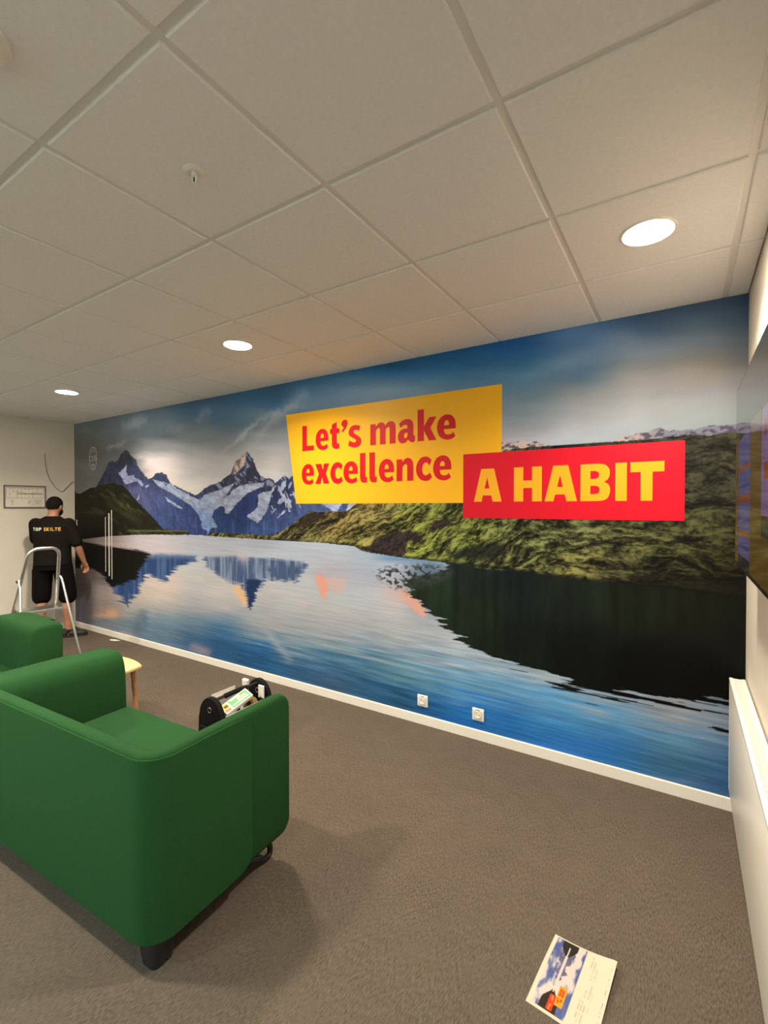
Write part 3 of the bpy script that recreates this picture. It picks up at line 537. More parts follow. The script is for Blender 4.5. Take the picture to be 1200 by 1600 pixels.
def fill_mesh(loops, name, ext=0.0):
    cu = bpy.data.curves.new(name, 'CURVE'); cu.dimensions = '2D'; cu.fill_mode = 'BOTH'; cu.extrude = ext
    for lp in loops:
        s = cu.splines.new('POLY'); s.points.add(len(lp) - 1); s.use_cyclic_u = True
        for i, p in enumerate(lp): s.points[i].co = (p[0], p[1], 0, 1)
    o = bpy.data.objects.new(name, cu); COL.objects.link(o)
    me = bpy.data.meshes.new_from_object(o.evaluated_get(bpy.context.evaluated_depsgraph_get()))
    bpy.data.objects.remove(o); bpy.data.curves.remove(cu); me.name = name
    return me
def wall_flat(me, y):
    """turn an xy outline into the xz plane of the mural wall"""
    n = len(me.vertices); co = np.zeros(n * 3, np.float32); me.vertices.foreach_get('co', co); co = co.reshape(-1, 3)
    co = np.stack([co[:, 0], y - co[:, 2], co[:, 1]], -1); me.vertices.foreach_set('co', co.reshape(-1)); me.update(); return me
def flat_mat(name, srgb, rough=.42):
    return mat(name, tuple(np.clip(s2l(srgb) / E_BASE, 0, .95)), rough, spec=.2)
M['ylw'] = flat_mat('yellow_vinyl', (220, 154, 22)); M['red'] = flat_mat('red_vinyl', (186, 10, 28)); M['redtxt'] = flat_mat('red_letter_vinyl', (184, 10, 20)); M['ylwtxt'] = flat_mat('yellow_letter_vinyl', (212, 144, 24))
wx = lambda u, v: px_hit(u, v, 1, YW)[0]
yel = link('yellow_panel', wall_flat(fill_mesh([[(-2.412, 1.610), (-.587, 1.610), (-.587, 2.390), (-2.531, 2.390)]], 'yellow_panel', .0004), YW - .0022), M['ylw'], mural, label='yellow sign field with a slanted edge')
redp = link('red_panel', wall_flat(fill_mesh([[(-.857, 1.507), (.428, 1.507), (.428, 1.944), (-.857, 1.944)]], 'red_panel', .0004), YW - .0034), M['red'], mural, label='red sign field')
def letters(seq, zb, xh, v, m, parent, yoff):
    for ch, u0, u1 in seq:
        x0, x1 = wx(u0, v), wx(u1, v)
        lps = [[(x0 + p[0] * (x1 - x0), zb + p[1] * xh) for p in smooth_closed(l)] for l in GL[ch]]
        link('letter', wall_flat(fill_mesh(lps, 'letter', .0003), YW - yoff), m, parent)
letters([('L', 472.8, 490.9), ('e', 493.6, 513.4), ('t', 516, 530.8), ("'", 533.7, 543.8), ('s', 544.2, 565), ('m', 579, 618.5), ('a', 621.9, 649), ('k', 652.8, 682.1), ('e', 683.1, 712.3)], 2.060, .167, 690, M['redtxt'], yel, .0032)
letters([('e', 471.9, 490.9), ('x', 493, 514.8), ('c', 516.6, 535.8), ('e', 537, 559.4), ('l', 562.9, 574.1), ('l', 577.6, 589.3), ('e', 592.3, 616), ('n', 620, 646), ('c', 650.4, 674.8), ('e', 677.1, 705.4)], 1.775, .167, 740, M['redtxt'], yel, .0032)
letters([('A', 741, 784.2), ('H', 803.3, 846.8), ('A', 851.3, 901.9), ('B', 907.1, 953.6), ('I', 961.6, 979.5), ('T', 985, 1038)], 1.618, .220, 760, M['ylwtxt'], redp, .0044)
# pale school emblem: domed outline, letters, pointed base
M['emblem'] = flat_mat('pale_emblem_vinyl', (166, 160, 150))
def ringseg(cx, cy, rx, ry, a0, a1, wd, n=14):
    o = [(cx + rx * math.cos(math.radians(a0 + (a1 - a0) * i / n)), cy + ry * math.sin(math.radians(a0 + (a1 - a0) * i / n))) for i in range(n + 1)]
    q = [(cx + (rx - wd) * math.cos(math.radians(a1 + (a0 - a1) * i / n)), cy + (ry - wd) * math.sin(math.radians(a1 + (a0 - a1) * i / n))) for i in range(n + 1)]
    return [o + q]
ex, ez = wx(145.5, 716), px_hit(145.5, 716, 1, YW)[2]
emb = [ringseg(ex, ez + .03, .095, .115, 10, 170, .016), ringseg(ex, ez + .045, .05, .06, 20, 160, .012), ringseg(ex, ez - .03, .095, .12, 190, 350, .016), [[(ex - .045, ez - .075), (ex + .045, ez - .075), (ex, ez - .115)]],
       [[(ex - .10, ez + .035), (ex - .04, ez + .035), (ex - .04, ez + .018), (ex - .082, ez + .018), (ex - .082, ez - .018), (ex - .04, ez - .018), (ex - .04, ez - .035), (ex - .10, ez - .035)]],
       [[(ex - .018, ez - .035), (ex - .018, ez + .035), (ex + .003, ez + .035), (ex + .003, ez - .035)]],
       [[(ex + .03, ez + .035), (ex + .10, ez + .035), (ex + .10, ez + .020), (ex + .05, ez + .020), (ex + .05, ez + .008), (ex + .10, ez + .008), (ex + .10, ez - .035), (ex + .03, ez - .035), (ex + .03, ez - .020), (ex + .082, ez - .020), (ex + .082, ez - .007), (ex + .03, ez - .007)]]]
eo = bpy.data.objects.new('emblem', None); COL.objects.link(eo); eo.parent = mural; eo['label'] = 'pale round CIS emblem printed in the sky'
for l in emb: link('emblem_stroke', wall_flat(fill_mesh(l, 'emblem_stroke', .0002), YW - .0018), M['emblem'], eo)

# thin white strips stuck upright on the mural
for i, (u, v0, v1, wd, lb) in enumerate(((165.3, 808, 893, .009, 'shortest thin white strip upright on the dark hill of the mural'), (170.8, 802, 900, .020, 'wide bright white strip upright on the dark hill of the mural'), (175, 797, 905, .011, 'tallest thin white strip upright on the dark hill of the mural'), (120.3, 812, 831, .022, 'short white strip on the mural beside the standing man'))):
    x = wx(u, (v0 + v1) / 2); z1, z0 = px_hit(u, v0, 1, YW)[2], px_hit(u, v1, 1, YW)[2]
    bm = bmesh.new(); box(bm, x - wd / 2, x + wd / 2, YW - .0045, YW - .0015, z0, z1, .0008, 1); fin(bm, 'edge_strip', M['white_pl'], label=lb, cat='strip', group='white strips on the mural')

# ------------------------------------------------------------------ wall sockets
def socket(x, z, lab):
    t = empty('wall_socket', (x, YW - .0015, z), label=lab, cat='socket', group='sockets low on the mural wall')
    bm = bmesh.new(); box(bm, -.042, .042, -.009, 0, -.042, .042, .004, 3); fin(bm, 'cover_plate', M['white_pl'], t, smooth=True)
    bm = bmesh.new(); prism(bm, rrect(-.028, .028, -.028, .028, .005), .0, .0035, .001, 1); o = fin(bm, 'inset', M['white_dull'], t); o.rotation_euler = (math.pi / 2, 0, 0); o.location = (0, -.0085, 0)
    bm = bmesh.new(); lathe(bm, [(.0215, .0), (.0215, .004), (.0195, .004), (.0185, .001), (0, .001)], 28); o = fin(bm, 'well', M['white_pl'], t, smooth=True); o.rotation_euler = (math.pi / 2, 0, 0); o.location = (0, -.0115, 0)
    for dx in (-.0095, .0095):
        bm = bmesh.new(); lathe(bm, [(.0026, 0), (.0026, .0012), (0, .0012)], 12); o = fin(bm, 'contact_hole', M['dark_hole'], t); o.rotation_euler = (math.pi / 2, 0, 0); o.location = (dx, -.0122, 0)
    bm = bmesh.new(); box(bm, -.014, .014, -.0125, -.010, .031, .0345); fin(bm, 'label_strip', M['grey_cable'], t)
s1 = px_hit(661, 1094.5, 1, YW); s2 = px_hit(747.5, 1116, 1, YW)
socket(s1[0], s1[2], 'square white socket in the mural, farther from the radiator'); socket(s2[0], s2[2], 'square white socket in the mural, nearer to the radiator')

# ------------------------------------------------------------------ television
tvx, ty0, ty1, tz0, tz1 = .612, .56, 1.862, 1.343, 2.078
tv = empty('television', (XR - .002, (ty0 + ty1) / 2, 1.7), label='large black flat television on the cream wall over the radiator', cat='television')
def child_at(o): o.matrix_parent_inverse = o.parent.matrix_basis.inverted(); return o
bm = bmesh.new(); box(bm, tvx, tvx + .028, ty0, ty1, tz0, tz1, .003, 2); child_at(fin(bm, 'casing', M['tv_body'], tv))
bm = bmesh.new(); box(bm, tvx + .028, XR - .004, ty0 + .4, ty1 - .4, tz0 + .15, tz1 - .2, .006, 2); child_at(fin(bm, 'wall_bracket', M['tv_body'], tv))
def screen_mat(name, rgb, e):
    m = mat(name, (0.004, 0.004, 0.005), .06, spec=.5, emit=(rgb, e)); return m
SCR = {'orange': screen_mat('screen_orange', (.20, .105, .012), .28), 'lilac': screen_mat('screen_lilac', (.10, .09, .24), .42), 'violet': screen_mat('screen_violet', (.20, .13, .30), .42), 'bar': screen_mat('screen_red_bar', (.32, .07, .02), .35), 'dark': screen_mat('screen_dark', (.05, .05, .05), .15), 'blue': screen_mat('screen_blue', (.04, .05, .20), .4)}
def scr(parent, y0, y1, z0, z1, m, lift, name):
    bm = bmesh.new(); box(bm, tvx - lift, tvx + .0002, y0, y1, z0, z1); o = fin(bm, name, SCR[m], parent); o.matrix_parent_inverse = Matrix.Translation(tv.location).inverted() if parent is tv else (Matrix.Translation(tv.location).inverted()); return o
sc_ = scr(tv, ty0 + .008, ty1 - .008, tz0 + .012, tz1 - .008, 'dark', .0006, 'screen')
def scr2(*a):
    o = scr(sc_, *a, 'screen_image'); o.matrix_parent_inverse = Matrix.Identity(4); return o
scr2(1.06, 1.33, 1.36, 1.865, 'orange', .0010); scr2(ty0 + .012, 1.06, 1.36, 1.50, 'orange', .0010); scr2(1.73, ty1 - .012, 1.36, 1.865, 'orange', .0010)
scr2(1.335, 1.725, 1.40, 1.845, 'lilac', .0012)
for z0_, h_, k_ in ((1.475, .022, 'bar'), (1.60, .030, 'bar'), (1.72, .020, 'bar'), (1.535, .012, 'blue'), (1.655, .012, 'blue'), (1.43, .014, 'blue')): scr2(1.345, 1.715, z0_, z0_ + h_, k_, .0016)
scr2(ty0 + .10, 1.055, 1.56, 1.86, 'violet', .0012)
for z0_ in (1.78, 1.66): scr2(.80, 1.0, z0_, z0_ + .045, 'bar', .0016)

# ------------------------------------------------------------------ radiator
rx0, rx1, ry0, ry1, rz0, rz1 = .627, .688, .25, 2.318, .135, .712
rad = empty('radiator', (rx1, ry1, 0), label='long white panel radiator under the television', cat='radiator')
def rc(o): o.matrix_parent_inverse = Matrix.Translation(rad.location).inverted(); return o
bm = bmesh.new(); box(bm, rx0, rx0 + .012, ry0, ry1, rz0, rz1 - .012, .004, 2); rc(fin(bm, 'front_panel', M['rad'], rad, smooth=True))
bm = bmesh.new(); box(bm, rx1 - .012, rx1, ry0, ry1, rz0, rz1 - .012, .004, 2); rc(fin(bm, 'back_panel', M['rad'], rad, smooth=True))
for y in (ry0, ry1 - .004):
    bm = bmesh.new(); box(bm, rx0 - .001, rx1 + .001, y, y + .004, rz0 + .01, rz1, .001, 1); rc(fin(bm, 'side_cover', M['rad'], rad))
for x0, x1 in ((rx0 - .002, rx0 + .014), (rx1 - .013, rx1 + .002)):
    bm = bmesh.new(); box(bm, x0, x1, ry0, ry1, rz1 - .010, rz1 + .003, .002, 2); rc(fin(bm, 'top_rail', M['rad'], rad))
bm = bmesh.new(); box(bm, rx0 + .014, rx1 - .012, ry0 + .004, ry1 - .004, rz1 - .035, rz1 - .030); rc(fin(bm, 'convector', M['rad_dark'], rad))
bm = bmesh.new(); box(bm, -.0175, .0175, -.0032, .0032, -.012, 0); rib_me = bpy.data.meshes.new('grille_bar'); bm.to_mesh(rib_me); bm.free(); rib_me.materials.append(M['rad'])
nb = 190
for k in range(nb):
    o = link('grille_bar', rib_me, None, rad); rc(o); o.location = ((rx0 + rx1) / 2 + .001, ry0 + .012 + (ry1 - ry0 - .024) * k / (nb - 1), rz1)
for y in (ry0 + .25, ry1 - .25):
    bm = bmesh.new(); box(bm, rx1 - .001, XR - .0005, y - .02, y + .02, rz0 + .1, rz1 - .08); rc(fin(bm, 'wall_bracket', M['rad'], rad))

# ------------------------------------------------------------------ ceiling fittings
sp = px_hit(303, 267, 2, H)
t = empty('sprinkler_head', (sp[0], sp[1], H - .0002), label='small white sprinkler head with a round plate in a ceiling tile', cat='sprinkler')
bm = bmesh.new(); lathe(bm, [(.034, 0), (.034, -.003), (.030, -.007), (.020, -.009), (.018, -.004), (0, -.004)], 32); fin(bm, 'escutcheon', M['white_pl'], t, smooth=True)
bm = bmesh.new(); lathe(bm, [(0, -.004), (.008, -.004), (.008, -.016), (.005, -.020), (0, -.020)], 16); fin(bm, 'nozzle', M['white_pl'], t, smooth=True)
for s in (-1, 1):
    bm = bmesh.new(); tube(bm, [(s * .008, 0, -.014), (s * .011, 0, -.024), (s * .010, 0, -.036), (s * .002, 0, -.044)], .0025, 8); fin(bm, 'frame_arm', M['white_pl'], t, smooth=True)
bm = bmesh.new(); tube(bm, [(0, 0, -.018), (0, 0, -.040)], .002, 8); fin(bm, 'glass_bulb', M['dark_hole'], t)
bm = bmesh.new(); lathe(bm, [(0, -.043), (.013, -.043), (.014, -.045), (0, -.046)], 20); fin(bm, 'deflector', M['white_pl'], t)
t = empty('smoke_detector', (-.945, -.225, H - .0002), label='round white smoke detector standing proud of a ceiling tile', cat='smoke detector')
bm = bmesh.new(); lathe(bm, [(.062, 0), (.062, -.012), (.056, -.016), (0, -.016)], 36); fin(bm, 'base', M['white_pl'], t, smooth=True)
bm = bmesh.new(); lathe(bm, [(.052, -.016), (.053, -.026), (.046, -.036), (.022, -.042), (0, -.043)], 36); fin(bm, 'head', M['white_pl'], t, smooth=True)

# ------------------------------------------------------------------ left wall: framed plan and loose cable
b0 = px_hit(5, 756, 0, XL); b1 = px_hit(70, 796, 0, XL)
by0, by1, bz0, bz1 = b0[1], b1[1] + .01, 1.566, 1.842
t = empty('framed_plan', (XL + .001, (by0 + by1) / 2, bz0), label='framed white floor plan hanging on the cream end wall', cat='picture')
def pc(o): o.matrix_parent_inverse = Matrix.Translation(t.location).inverted(); return o
for a in ((by0, by1, bz1 - .014, bz1), (by0, by1, bz0, bz0 + .014), (by0, by0 + .014, bz0 + .014, bz1 - .014), (by1 - .014, by1, bz0 + .014, bz1 - .014)):
    bm = bmesh.new(); box(bm, XL + .001, XL + .018, *a, .002, 1); pc(fin(bm, 'frame_bar', M['frame'], t))
ny_, nx_ = 70, 120
Yg, Zp = np.meshgrid(np.linspace(by0 + .012, by1 - .012, nx_), np.linspace(bz0 + .012, bz1 - .012, ny_))
a_ = (Yg - by0) / (by1 - by0); b_ = (Zp - bz0) / (bz1 - bz0)
pc_ = np.full(Yg.shape + (3,), 1.0) * s2l((232, 226, 216))
ink = ((np.abs(b_ - .44) < .012) & (a_ > .05) & (a_ < .95)) | ((np.abs(b_ - .64) < .016) & (a_ > .3) & (a_ < .92)) | (((np.abs(a_ - .06) < .006) | (np.abs(a_ - .94) < .006)) & (b_ > .44) & (b_ < .9)) | ((np.abs(b_ - .9) < .01) & (a_ > .06) & (a_ < .94))
rooms = (b_ > .45) & (b_ < .9) & (a_ > .1) & (a_ < .92) & ((np.abs((a_ * 11) % 1 - .5) < .06) | (np.abs((b_ * 9) % 1 - .5) < .05)) & (vn(a_ * 14, b_ * 8, 3) > .35)
txt = ((b_ < .4) & (b_ > .1) & (((a_ > .17) & (a_ < .22) & (np.abs((b_ * 16) % 1 - .5) < .25) & (vn(a_ * 60, b_ * 30, 5) > .3)) | ((a_ > .55) & (a_ < .92) & (np.abs((b_ * 20) % 1 - .5) < .2) & (vn(a_ * 90, b_ * 20, 6) > .45))))
pc_[rooms] = s2l((176, 168, 160)); pc_[txt] = s2l((160, 152, 146)); pc_[ink] = s2l((140, 132, 124))
pc(grid_print('plan_sheet', np.stack([np.full(Yg.shape, XL + .006), Yg, Zp], -1), pc_, mat_attr('plan_print', .35), t))
pts = [px_hit(u, v, 0, XL + .006) for u, v in ((70, 709), (70.5, 722), (73, 738), (79, 751), (87, 762), (95, 768), (99, 767.5), (103, 763), (109, 757), (114, 752))]
bm = bmesh.new(); tube(bm, pts, .0055, 8); fin(bm, 'loose_cable', M['grey_cable'], smooth=True, label='thin grey cable hanging in a loop on the cream end wall', cat='cable')

# ------------------------------------------------------------------ sofas
def build_sofa(lab, loc, rz):
    W, D, Z0, Z1 = 1.470, .685, .118, .746
    S = empty('sofa', loc, rz, label=lab, cat='sofa', group='low green two-seat tub sofas')
    R_ = .105
    def sweep(path, prof, name, front=()):
        """path: (x, y, nx, ny, corner) with the inward normal; prof: (depth, height)"""
        bm = bmesh.new(); secs = []
        for x, y, nx, ny, cc in path:
            row = []
            for d, z in prof:
                if cc is not None and d > R_:
                    q = (cc[0] + (d - R_) * cc[2], cc[1] + (d - R_)); row.append(bm.verts.new((q[0], q[1], z)))
                else: row.append(bm.verts.new((x + nx * d, y + ny * d, z)))
            secs.append(row)
        m_ = len(prof)
        for A, B in zip(secs, secs[1:]):
            for k in range(m_): bm.faces.new((A[k], A[(k + 1) % m_], B[(k + 1) % m_], B[k]))
        bm.faces.new(secs[0]); bm.faces.new(secs[-1][::-1])
        return bm, secs
    def u_path(off, y_r, y_l):
        p = [(-off, y_r - .05 * (1 - math.cos(math.pi / 2 * k / 7)), -1, 0, None) for k in range(8)] + [(-off, y_r - .05 - (y_r - .05 - R_) * k / 6, -1, 0, None) for k in range(1, 6)]
        for k in range(13):
            a = math.radians(-90 * k / 12); r = R_ - off; p.append((-R_ + r * math.cos(a), R_ + r * math.sin(a), -math.cos(a), -math.sin(a), (-R_, R_, -1)))
        p += [(-R_ - (W - 2 * R_) * k / 12, off, 0, 1, None) for k in range(1, 12)]
        for k in range(13):
            a = math.radians(-90 - 90 * k / 12); r = R_ - off; p.append((-W + R_ + r * math.cos(a), R_ + r * math.sin(a), -math.cos(a), -math.sin(a), (-W + R_, R_, 1)))
        p += [(-W + off, R_ + (y_l - .08 - R_) * k / 5, 1, 0, None) for k in range(1, 6)] + [(-W + off, y_l - .08 + .08 * math.sin(math.pi / 2 * k / 7), 1, 0, None) for k in range(1, 8)]
        return p
    # padded shell: right side, back and left side in one run
    th = .078
    prof = [(0, Z0 + .022), (.006, Z0 + .006), (.020, Z0), (th, Z0), (th, .44), (th - .002, Z1 - .040), (th - .010, Z1 - .018), (th - .024, Z1 - .005), (th - .040, Z1), (.022, Z1), (.009, Z1 - .005), (.002, Z1 - .016), (0, Z1 - .030)]
    bm, secs = sweep(u_path(.006, D, .50), prof, 'shell')
    # round the front end of the right side in elevation
    for v in bm.verts:
        d = v.co.y - (D - .05)
        if d > 0 and v.co.x > -.2:
            k = .05 - math.sqrt(max(0, .05 ** 2 - min(d, .05) ** 2)); f = 1 if v.co.z > .44 else -1
            if abs(v.co.z - .43) > .2: v.co.z -= f * k * .8
            if v.co.x < -.03: v.co.x += k * .35
    fin(bm, 'shell', M['green'], S, smooth=True, sharp=50)
    # outer wrap panel: the back and the rear part of each side, ends rounded
    prof = [(0, Z0 - .004), (.0095, Z0 - .004), (.0095, Z1 - .014), (.006, Z1 - .009), (.002, Z1 - .010), (0, Z1 - .016)]
    yf = .455; bm, secs = sweep(u_path(-.001, yf, yf), prof, 'wrap')
    for v in bm.verts:
        d = v.co.y - (yf - .075)
        if d > 0:
            k = .075 - math.sqrt(max(.0, .075 ** 2 - min(d, .075) ** 2))
            if v.co.z > .44: v.co.z -= k * .85
            else: v.co.z += k * .85
    fin(bm, 'back_wrap', M['green'], S, smooth=True, sharp=50)
    # thick rounded armrest against the left side
    bm = bmesh.new(); x0, x1 = -W + .022, -W + .250; secs = []; r1 = .062
    for yy, sh in [(.055, 0)] + [(.055 + (D - .10) * k / 6, 0) for k in range(1, 7)] + [(D - .045 + .045 * math.sin(math.pi / 2 * k / 5), .045 * (1 - math.cos(math.pi / 2 * k / 5))) for k in range(1, 6)]:
        zt, zb = Z1 + .002 - sh * .7, Z0 + .004 + sh * .7; a0, a1 = x0 + sh * .4, x1 - sh * .6
        pr = [(a0 + .01, zb), (a1 - .02, zb), (a1, zb + .03), (a1 + .004, .40), (a1 - .006, zt - .10)] + [(a1 - .010 - r1 * 1.1 + r1 * 1.1 * math.cos(math.radians(a)), zt - .095 + .095 * math.sin(math.radians(a))) for a in (15, 30, 45, 60, 75, 90)] + [(a0 + .05, zt), (a0 + .018, zt - .006), (a0 + .002, zt - .03), (a0, zb + .03)]
        secs.append([bm.verts.new((p[0], yy, p[1])) for p in pr])
    m_ = len(secs[0])
    for A, B in zip(secs, secs[1:]):
        for k in range(m_): bm.faces.new((A[k], A[(k + 1) % m_], B[(k + 1) % m_], B[k]))
    bm.faces.new(secs[0]); bm.faces.new(secs[-1][::-1]); fin(bm, 'armrest', M['green'], S, smooth=True, sharp=50)
    bm = bmesh.new(); box(bm, x1 - .004, -th + .0, th - .004, D + .004, .30, .432, .024, 5); fin(bm, 'seat', M['green'], S, smooth=True)
    bm = bmesh.new(); box(bm, x1 - .002, -th - .002, th, D - .02, Z0 + .02, .302, .008, 2); fin(bm, 'seat_base', M['green'], S, smooth=True)
    # black underframe with a runner below the right side, moulded rear feet, bent front feet
    bm = bmesh.new(); prism(bm, rrect(-W + .05, -.05, .04, .44, .06), .062, Z0 + .012, .006, 2); fin(bm, 'underframe', M['black_pl'], S)
    for x in (-.085, -W + .085):
        bm = bmesh.new(); lo = rrect(x - .040, x + .040, .045, .125, .022); hi = rrect(x - .055, x + .055, .028, .140, .03)
        A = [bm.verts.new((p[0], p[1], 0)) for p in lo]; B = [bm.verts.new((p[0], p[1], Z0 - .001)) for p in hi]; n_ = len(A)
        for k in range(n_): bm.faces.new((A[k], A[(k + 1) % n_], B[(k + 1) % n_], B[k]))
        bm.faces.new(A[::-1]); bm.faces.new(B); fin(bm, 'leg', M['black_pl'], S, smooth=True)
    for x in (-.075, -W + .11):
        bm = bmesh.new(); tube(bm, [(x, D - .27, Z0 + .012), (x, D - .18, .060), (x, D - .09, .016), (x, D - .065, .013), (x, D - .052, .022), (x, D - .050, .045), (x, D - .075, Z0 + .012)], .013, 10); fin(bm, 'leg', M['metal_blk'], S, smooth=True)
    return S
sofa1 = build_sofa('green wool tub sofa beside the tool tote, its back turned to the room', (-1.032, .224, 0), math.radians(3.0))
def copy_tree(o, parent=None):
    c = o.copy(); COL.objects.link(c); c.parent = parent
    for ch in [x for x in o.children]: copy_tree(ch, c)
    return c
# facing along +x: local -x points to +y
sofa2 = copy_tree(sofa1); sofa2['label'] = 'green wool tub sofa standing beside the stepladder'
sofa2.rotation_euler = (0, 0, math.radians(-90)); sofa2.location = (-3.365 - .685, .995 - 1.470, 0)

# ------------------------------------------------------------------ side table
t = empty('side_table', (-2.90, .955, 0), label='small pale wooden side table between the two green sofas', cat='table')
hs = .205; pts = []
for k in range(4):
    a = math.pi / 2 * k
    for s in np.linspace(-1, 1, 13)[:-1]:
        px_, py_ = hs, s * hs; px_ += .035 * (1 - s * s)
        pts.append((px_ * math.cos(a) - py_ * math.sin(a), px_ * math.sin(a) + py_ * math.cos(a)))
bm = bmesh.new(); prism(bm, pts, .478, .500, .004, 2); fin(bm, 'table_top', M['oak'], t, smooth=True, sharp=50)
for sx in (-1, 1):
    for sy in (-1, 1):
        bm = bmesh.new(); tube(bm, [(sx * .19, sy * .19, 0), (sx * .165, sy * .165, .479)], [.011, .017], 12); fin(bm, 'leg', M['oak_leg'], t, smooth=True)

# ------------------------------------------------------------------ stepladder
t = empty('stepladder', (-4.74, 1.38, 0), label='aluminium folding stepladder with a hoop handrail behind the green sofas', cat='ladder')
LX0, LY = 0, 0
def rail(s):
    top = Vector((0, s * .135, 1.10)); foot = Vector((-.40, s * .235, 0)); return top, foot
aT, aF = rail(-1); bT, bF = rail(1)
def lerp(a, b, k): return a + (b - a) * k
hoop = [aF, lerp(aF, aT, .5), aT]
for k in range(1, 7):
    an = math.pi / 2 * k / 6; hoop.append(Vector((.03 * math.sin(an), -.135 + .085 * (1 - math.cos(an)), 1.10 + .085 * math.sin(an))))
for k in range(0, 6):
    an = math.pi / 2 * (1 - k / 6); hoop.append(Vector((.03 * math.sin(an), .135 - .085 * (1 - math.cos(an)), 1.10 + .085 * math.sin(an))))
hoop += [bT, lerp(bF, bT, .5), bF]
bm = bmesh.new(); tube(bm, hoop, .0155, 14); fin(bm, 'hoop_frame', M['alu'], t, smooth=True)
for s in (-1, 1):
    A, B = rail(s); p0 = lerp(B, A, .80); foot = Vector((.20, s * .255, 0))
    bm = bmesh.new(); tube(bm, [p0 + Vector((.0, s * .018, .01)), p0 + Vector((.03, s * .022, -.01)), p0 + Vector((.055, s * .024, -.06)), lerp(p0 + Vector((.055, s * .024, -.06)), foot, .5), foot + Vector((0, 0, .0))], .011, 12); fin(bm, 'rear_leg', M['alu'], t, smooth=True)
    bm = bmesh.new(); tube(bm, [p0 + Vector((0, s * .035, 0)), p0 - Vector((0, s * .012, 0))], .014, 12); fin(bm, 'hinge', M['black_pl'], t)
    bm = bmesh.new(); box(bm, foot.x - .016, foot.x + .016, foot.y - .016, foot.y + .016, 0, .03, .004, 2); fin(bm, 'foot', M['black_pl'], t)
    bm = bmesh.new(); box(bm, B.x - .02, B.x + .02, B.y - .02, B.y + .02, 0, .03, .004, 2); fin(bm, 'foot', M['black_pl'], t)
for z, dx0, dx1 in ((.60, -.02, .20), (.36, -.04, .07), (.14, -.04, .07)):
    k = z / 1.10; A = lerp(aF, aT, k); hw = abs(A.y) - .012
    bm = bmesh.new(); box(bm, A.x + dx0, A.x + dx1, -hw, hw, z - .028, z, .004, 2); fin(bm, 'step', M['alu'], t)
# ------------------------------------------------------------------ small scraps on the floor
sc0 = px_hit(178, 1000.5, 2, 0)
bm = bmesh.new(); prism(bm, [(-.075, -.01), (-.02, .022), (.08, .03), (.03, -.012), (-.03, -.025)], .0005, .003); o = fin(bm, 'paper_scrap', M['paper'], label='small white paper scrap on the carpet by the skirting', cat='paper scrap'); o.location = (sc0[0], sc0[1] + .0, 0)

# leaflet: A4 sheet with a small print of the mural design, one corner lifting
ny_, nx_ = 150, 106
A_, B_ = np.meshgrid(np.linspace(0, 1, nx_), np.linspace(0, 1, ny_))
lc_ = np.full(A_.shape + (3,), 1.0) * np.array([236., 226, 208])
pic = (A_ > .06) & (A_ < .55) & (B_ > .02) & (B_ < .96)
u_ = 1 - (B_ - .02) / .94; s_ = (.55 - A_) / .49            # u along the picture (its right end is the near end), s up to down of the picture
# picture seen sideways: its sky lies to the right, its lake to the left
sky = np.array([172., 180, 206]); cl_ = fbm(u_ * 5, s_ * 5, 4, 4)
pcx = np.broadcast_to(sky, lc_.shape) * 1.0
pcx = mixc(pcx, (224, 214, 214), sstep(.40, .6, cl_)); pcx = mixc(pcx, (76, 92, 160), .9 * sstep(.60, .36, cl_) * (np.abs(s_ - .5) > .18))
shore_ = .53
ridge = lambda u: .17 * np.exp(-((u - .83) / .09) ** 2) + .10 * np.exp(-((u - .70) / .05) ** 2) + .13 * np.exp(-((u - .54) / .035) ** 2) + .05 + .05 * vn(u * 40, u * 0, 5)
md = np.abs(s_ - shore_)
mtn = (md < ridge(u_)) & (u_ > .42); pcx = np.where(mtn[..., None], np.array([104., 104, 140]) * (.6 + .8 * fbm(u_ * 30, s_ * 30, 6, 3))[..., None], pcx)
hl = (md < .25 * sstep(.72, .93, u_) + .0) & (u_ > .70); pcx = np.where(hl[..., None], np.array([44., 42, 38]), pcx)
hr = ((md < .26 * sstep(.32, .10, u_)) & (u_ < .34)); pcx = np.where(hr[..., None], np.array([42., 38, 30]), pcx)
wl = np.abs(s_ - shore_) < .035 * sstep(.22, .5, u_) * sstep(.97, .6, u_) + .012 * (u_ > .25) * (u_ < .93); pcx = np.where(wl[..., None], np.array([222., 214, 214]), pcx)
yb = (u_ > .11) & (u_ < .37) & (s_ > .17) & (s_ < .40); pcx = np.where(yb[..., None], np.array([255., 166, 30]), pcx)
yt = yb & (((np.abs(s_ - .24) < .03) & (u_ > .16) & (u_ < .33)) | ((np.abs(s_ - .33) < .03) & (u_ > .15) & (u_ < .34))) & (vn(u_ * 60, s_ * 20, 2) > .4); pcx = np.where(yt[..., None], np.array([220., 60, 20]), pcx)
rb = (u_ > .02) & (u_ < .21) & (s_ > .40) & (s_ < .56); pcx = np.where(rb[..., None], np.array([236., 60, 30]), pcx)
rt_ = rb & (np.abs(s_ - .48) < .03) & (vn(u_ * 50, s_ * 20, 3) > .45); pcx = np.where(rt_[..., None], np.array([255., 150, 50]), pcx)
lc_[pic] = pcx[pic]
for a0, b0_, b1_ in ((.66, .05, .22), (.71, .10, .42), (.76, .20, .60), (.70, .50, .80), (.66, .60, .85), (.74, .66, .95), (.79, .50, .74), (.69, .86, .99)):
    lm_ = (np.abs(A_ - a0) < .008) & (B_ > b0_) & (B_ < b1_) & (vn(A_ * 3, B_ * 70, 7) > .35); lc_[lm_] = (206, 190, 160)
lm_ = (np.abs(A_ - .95) < .006) & (B_ > .12) & (vn(A_ * 3, B_ * 90, 8) > .5); lc_[lm_] = (170, 158, 138)
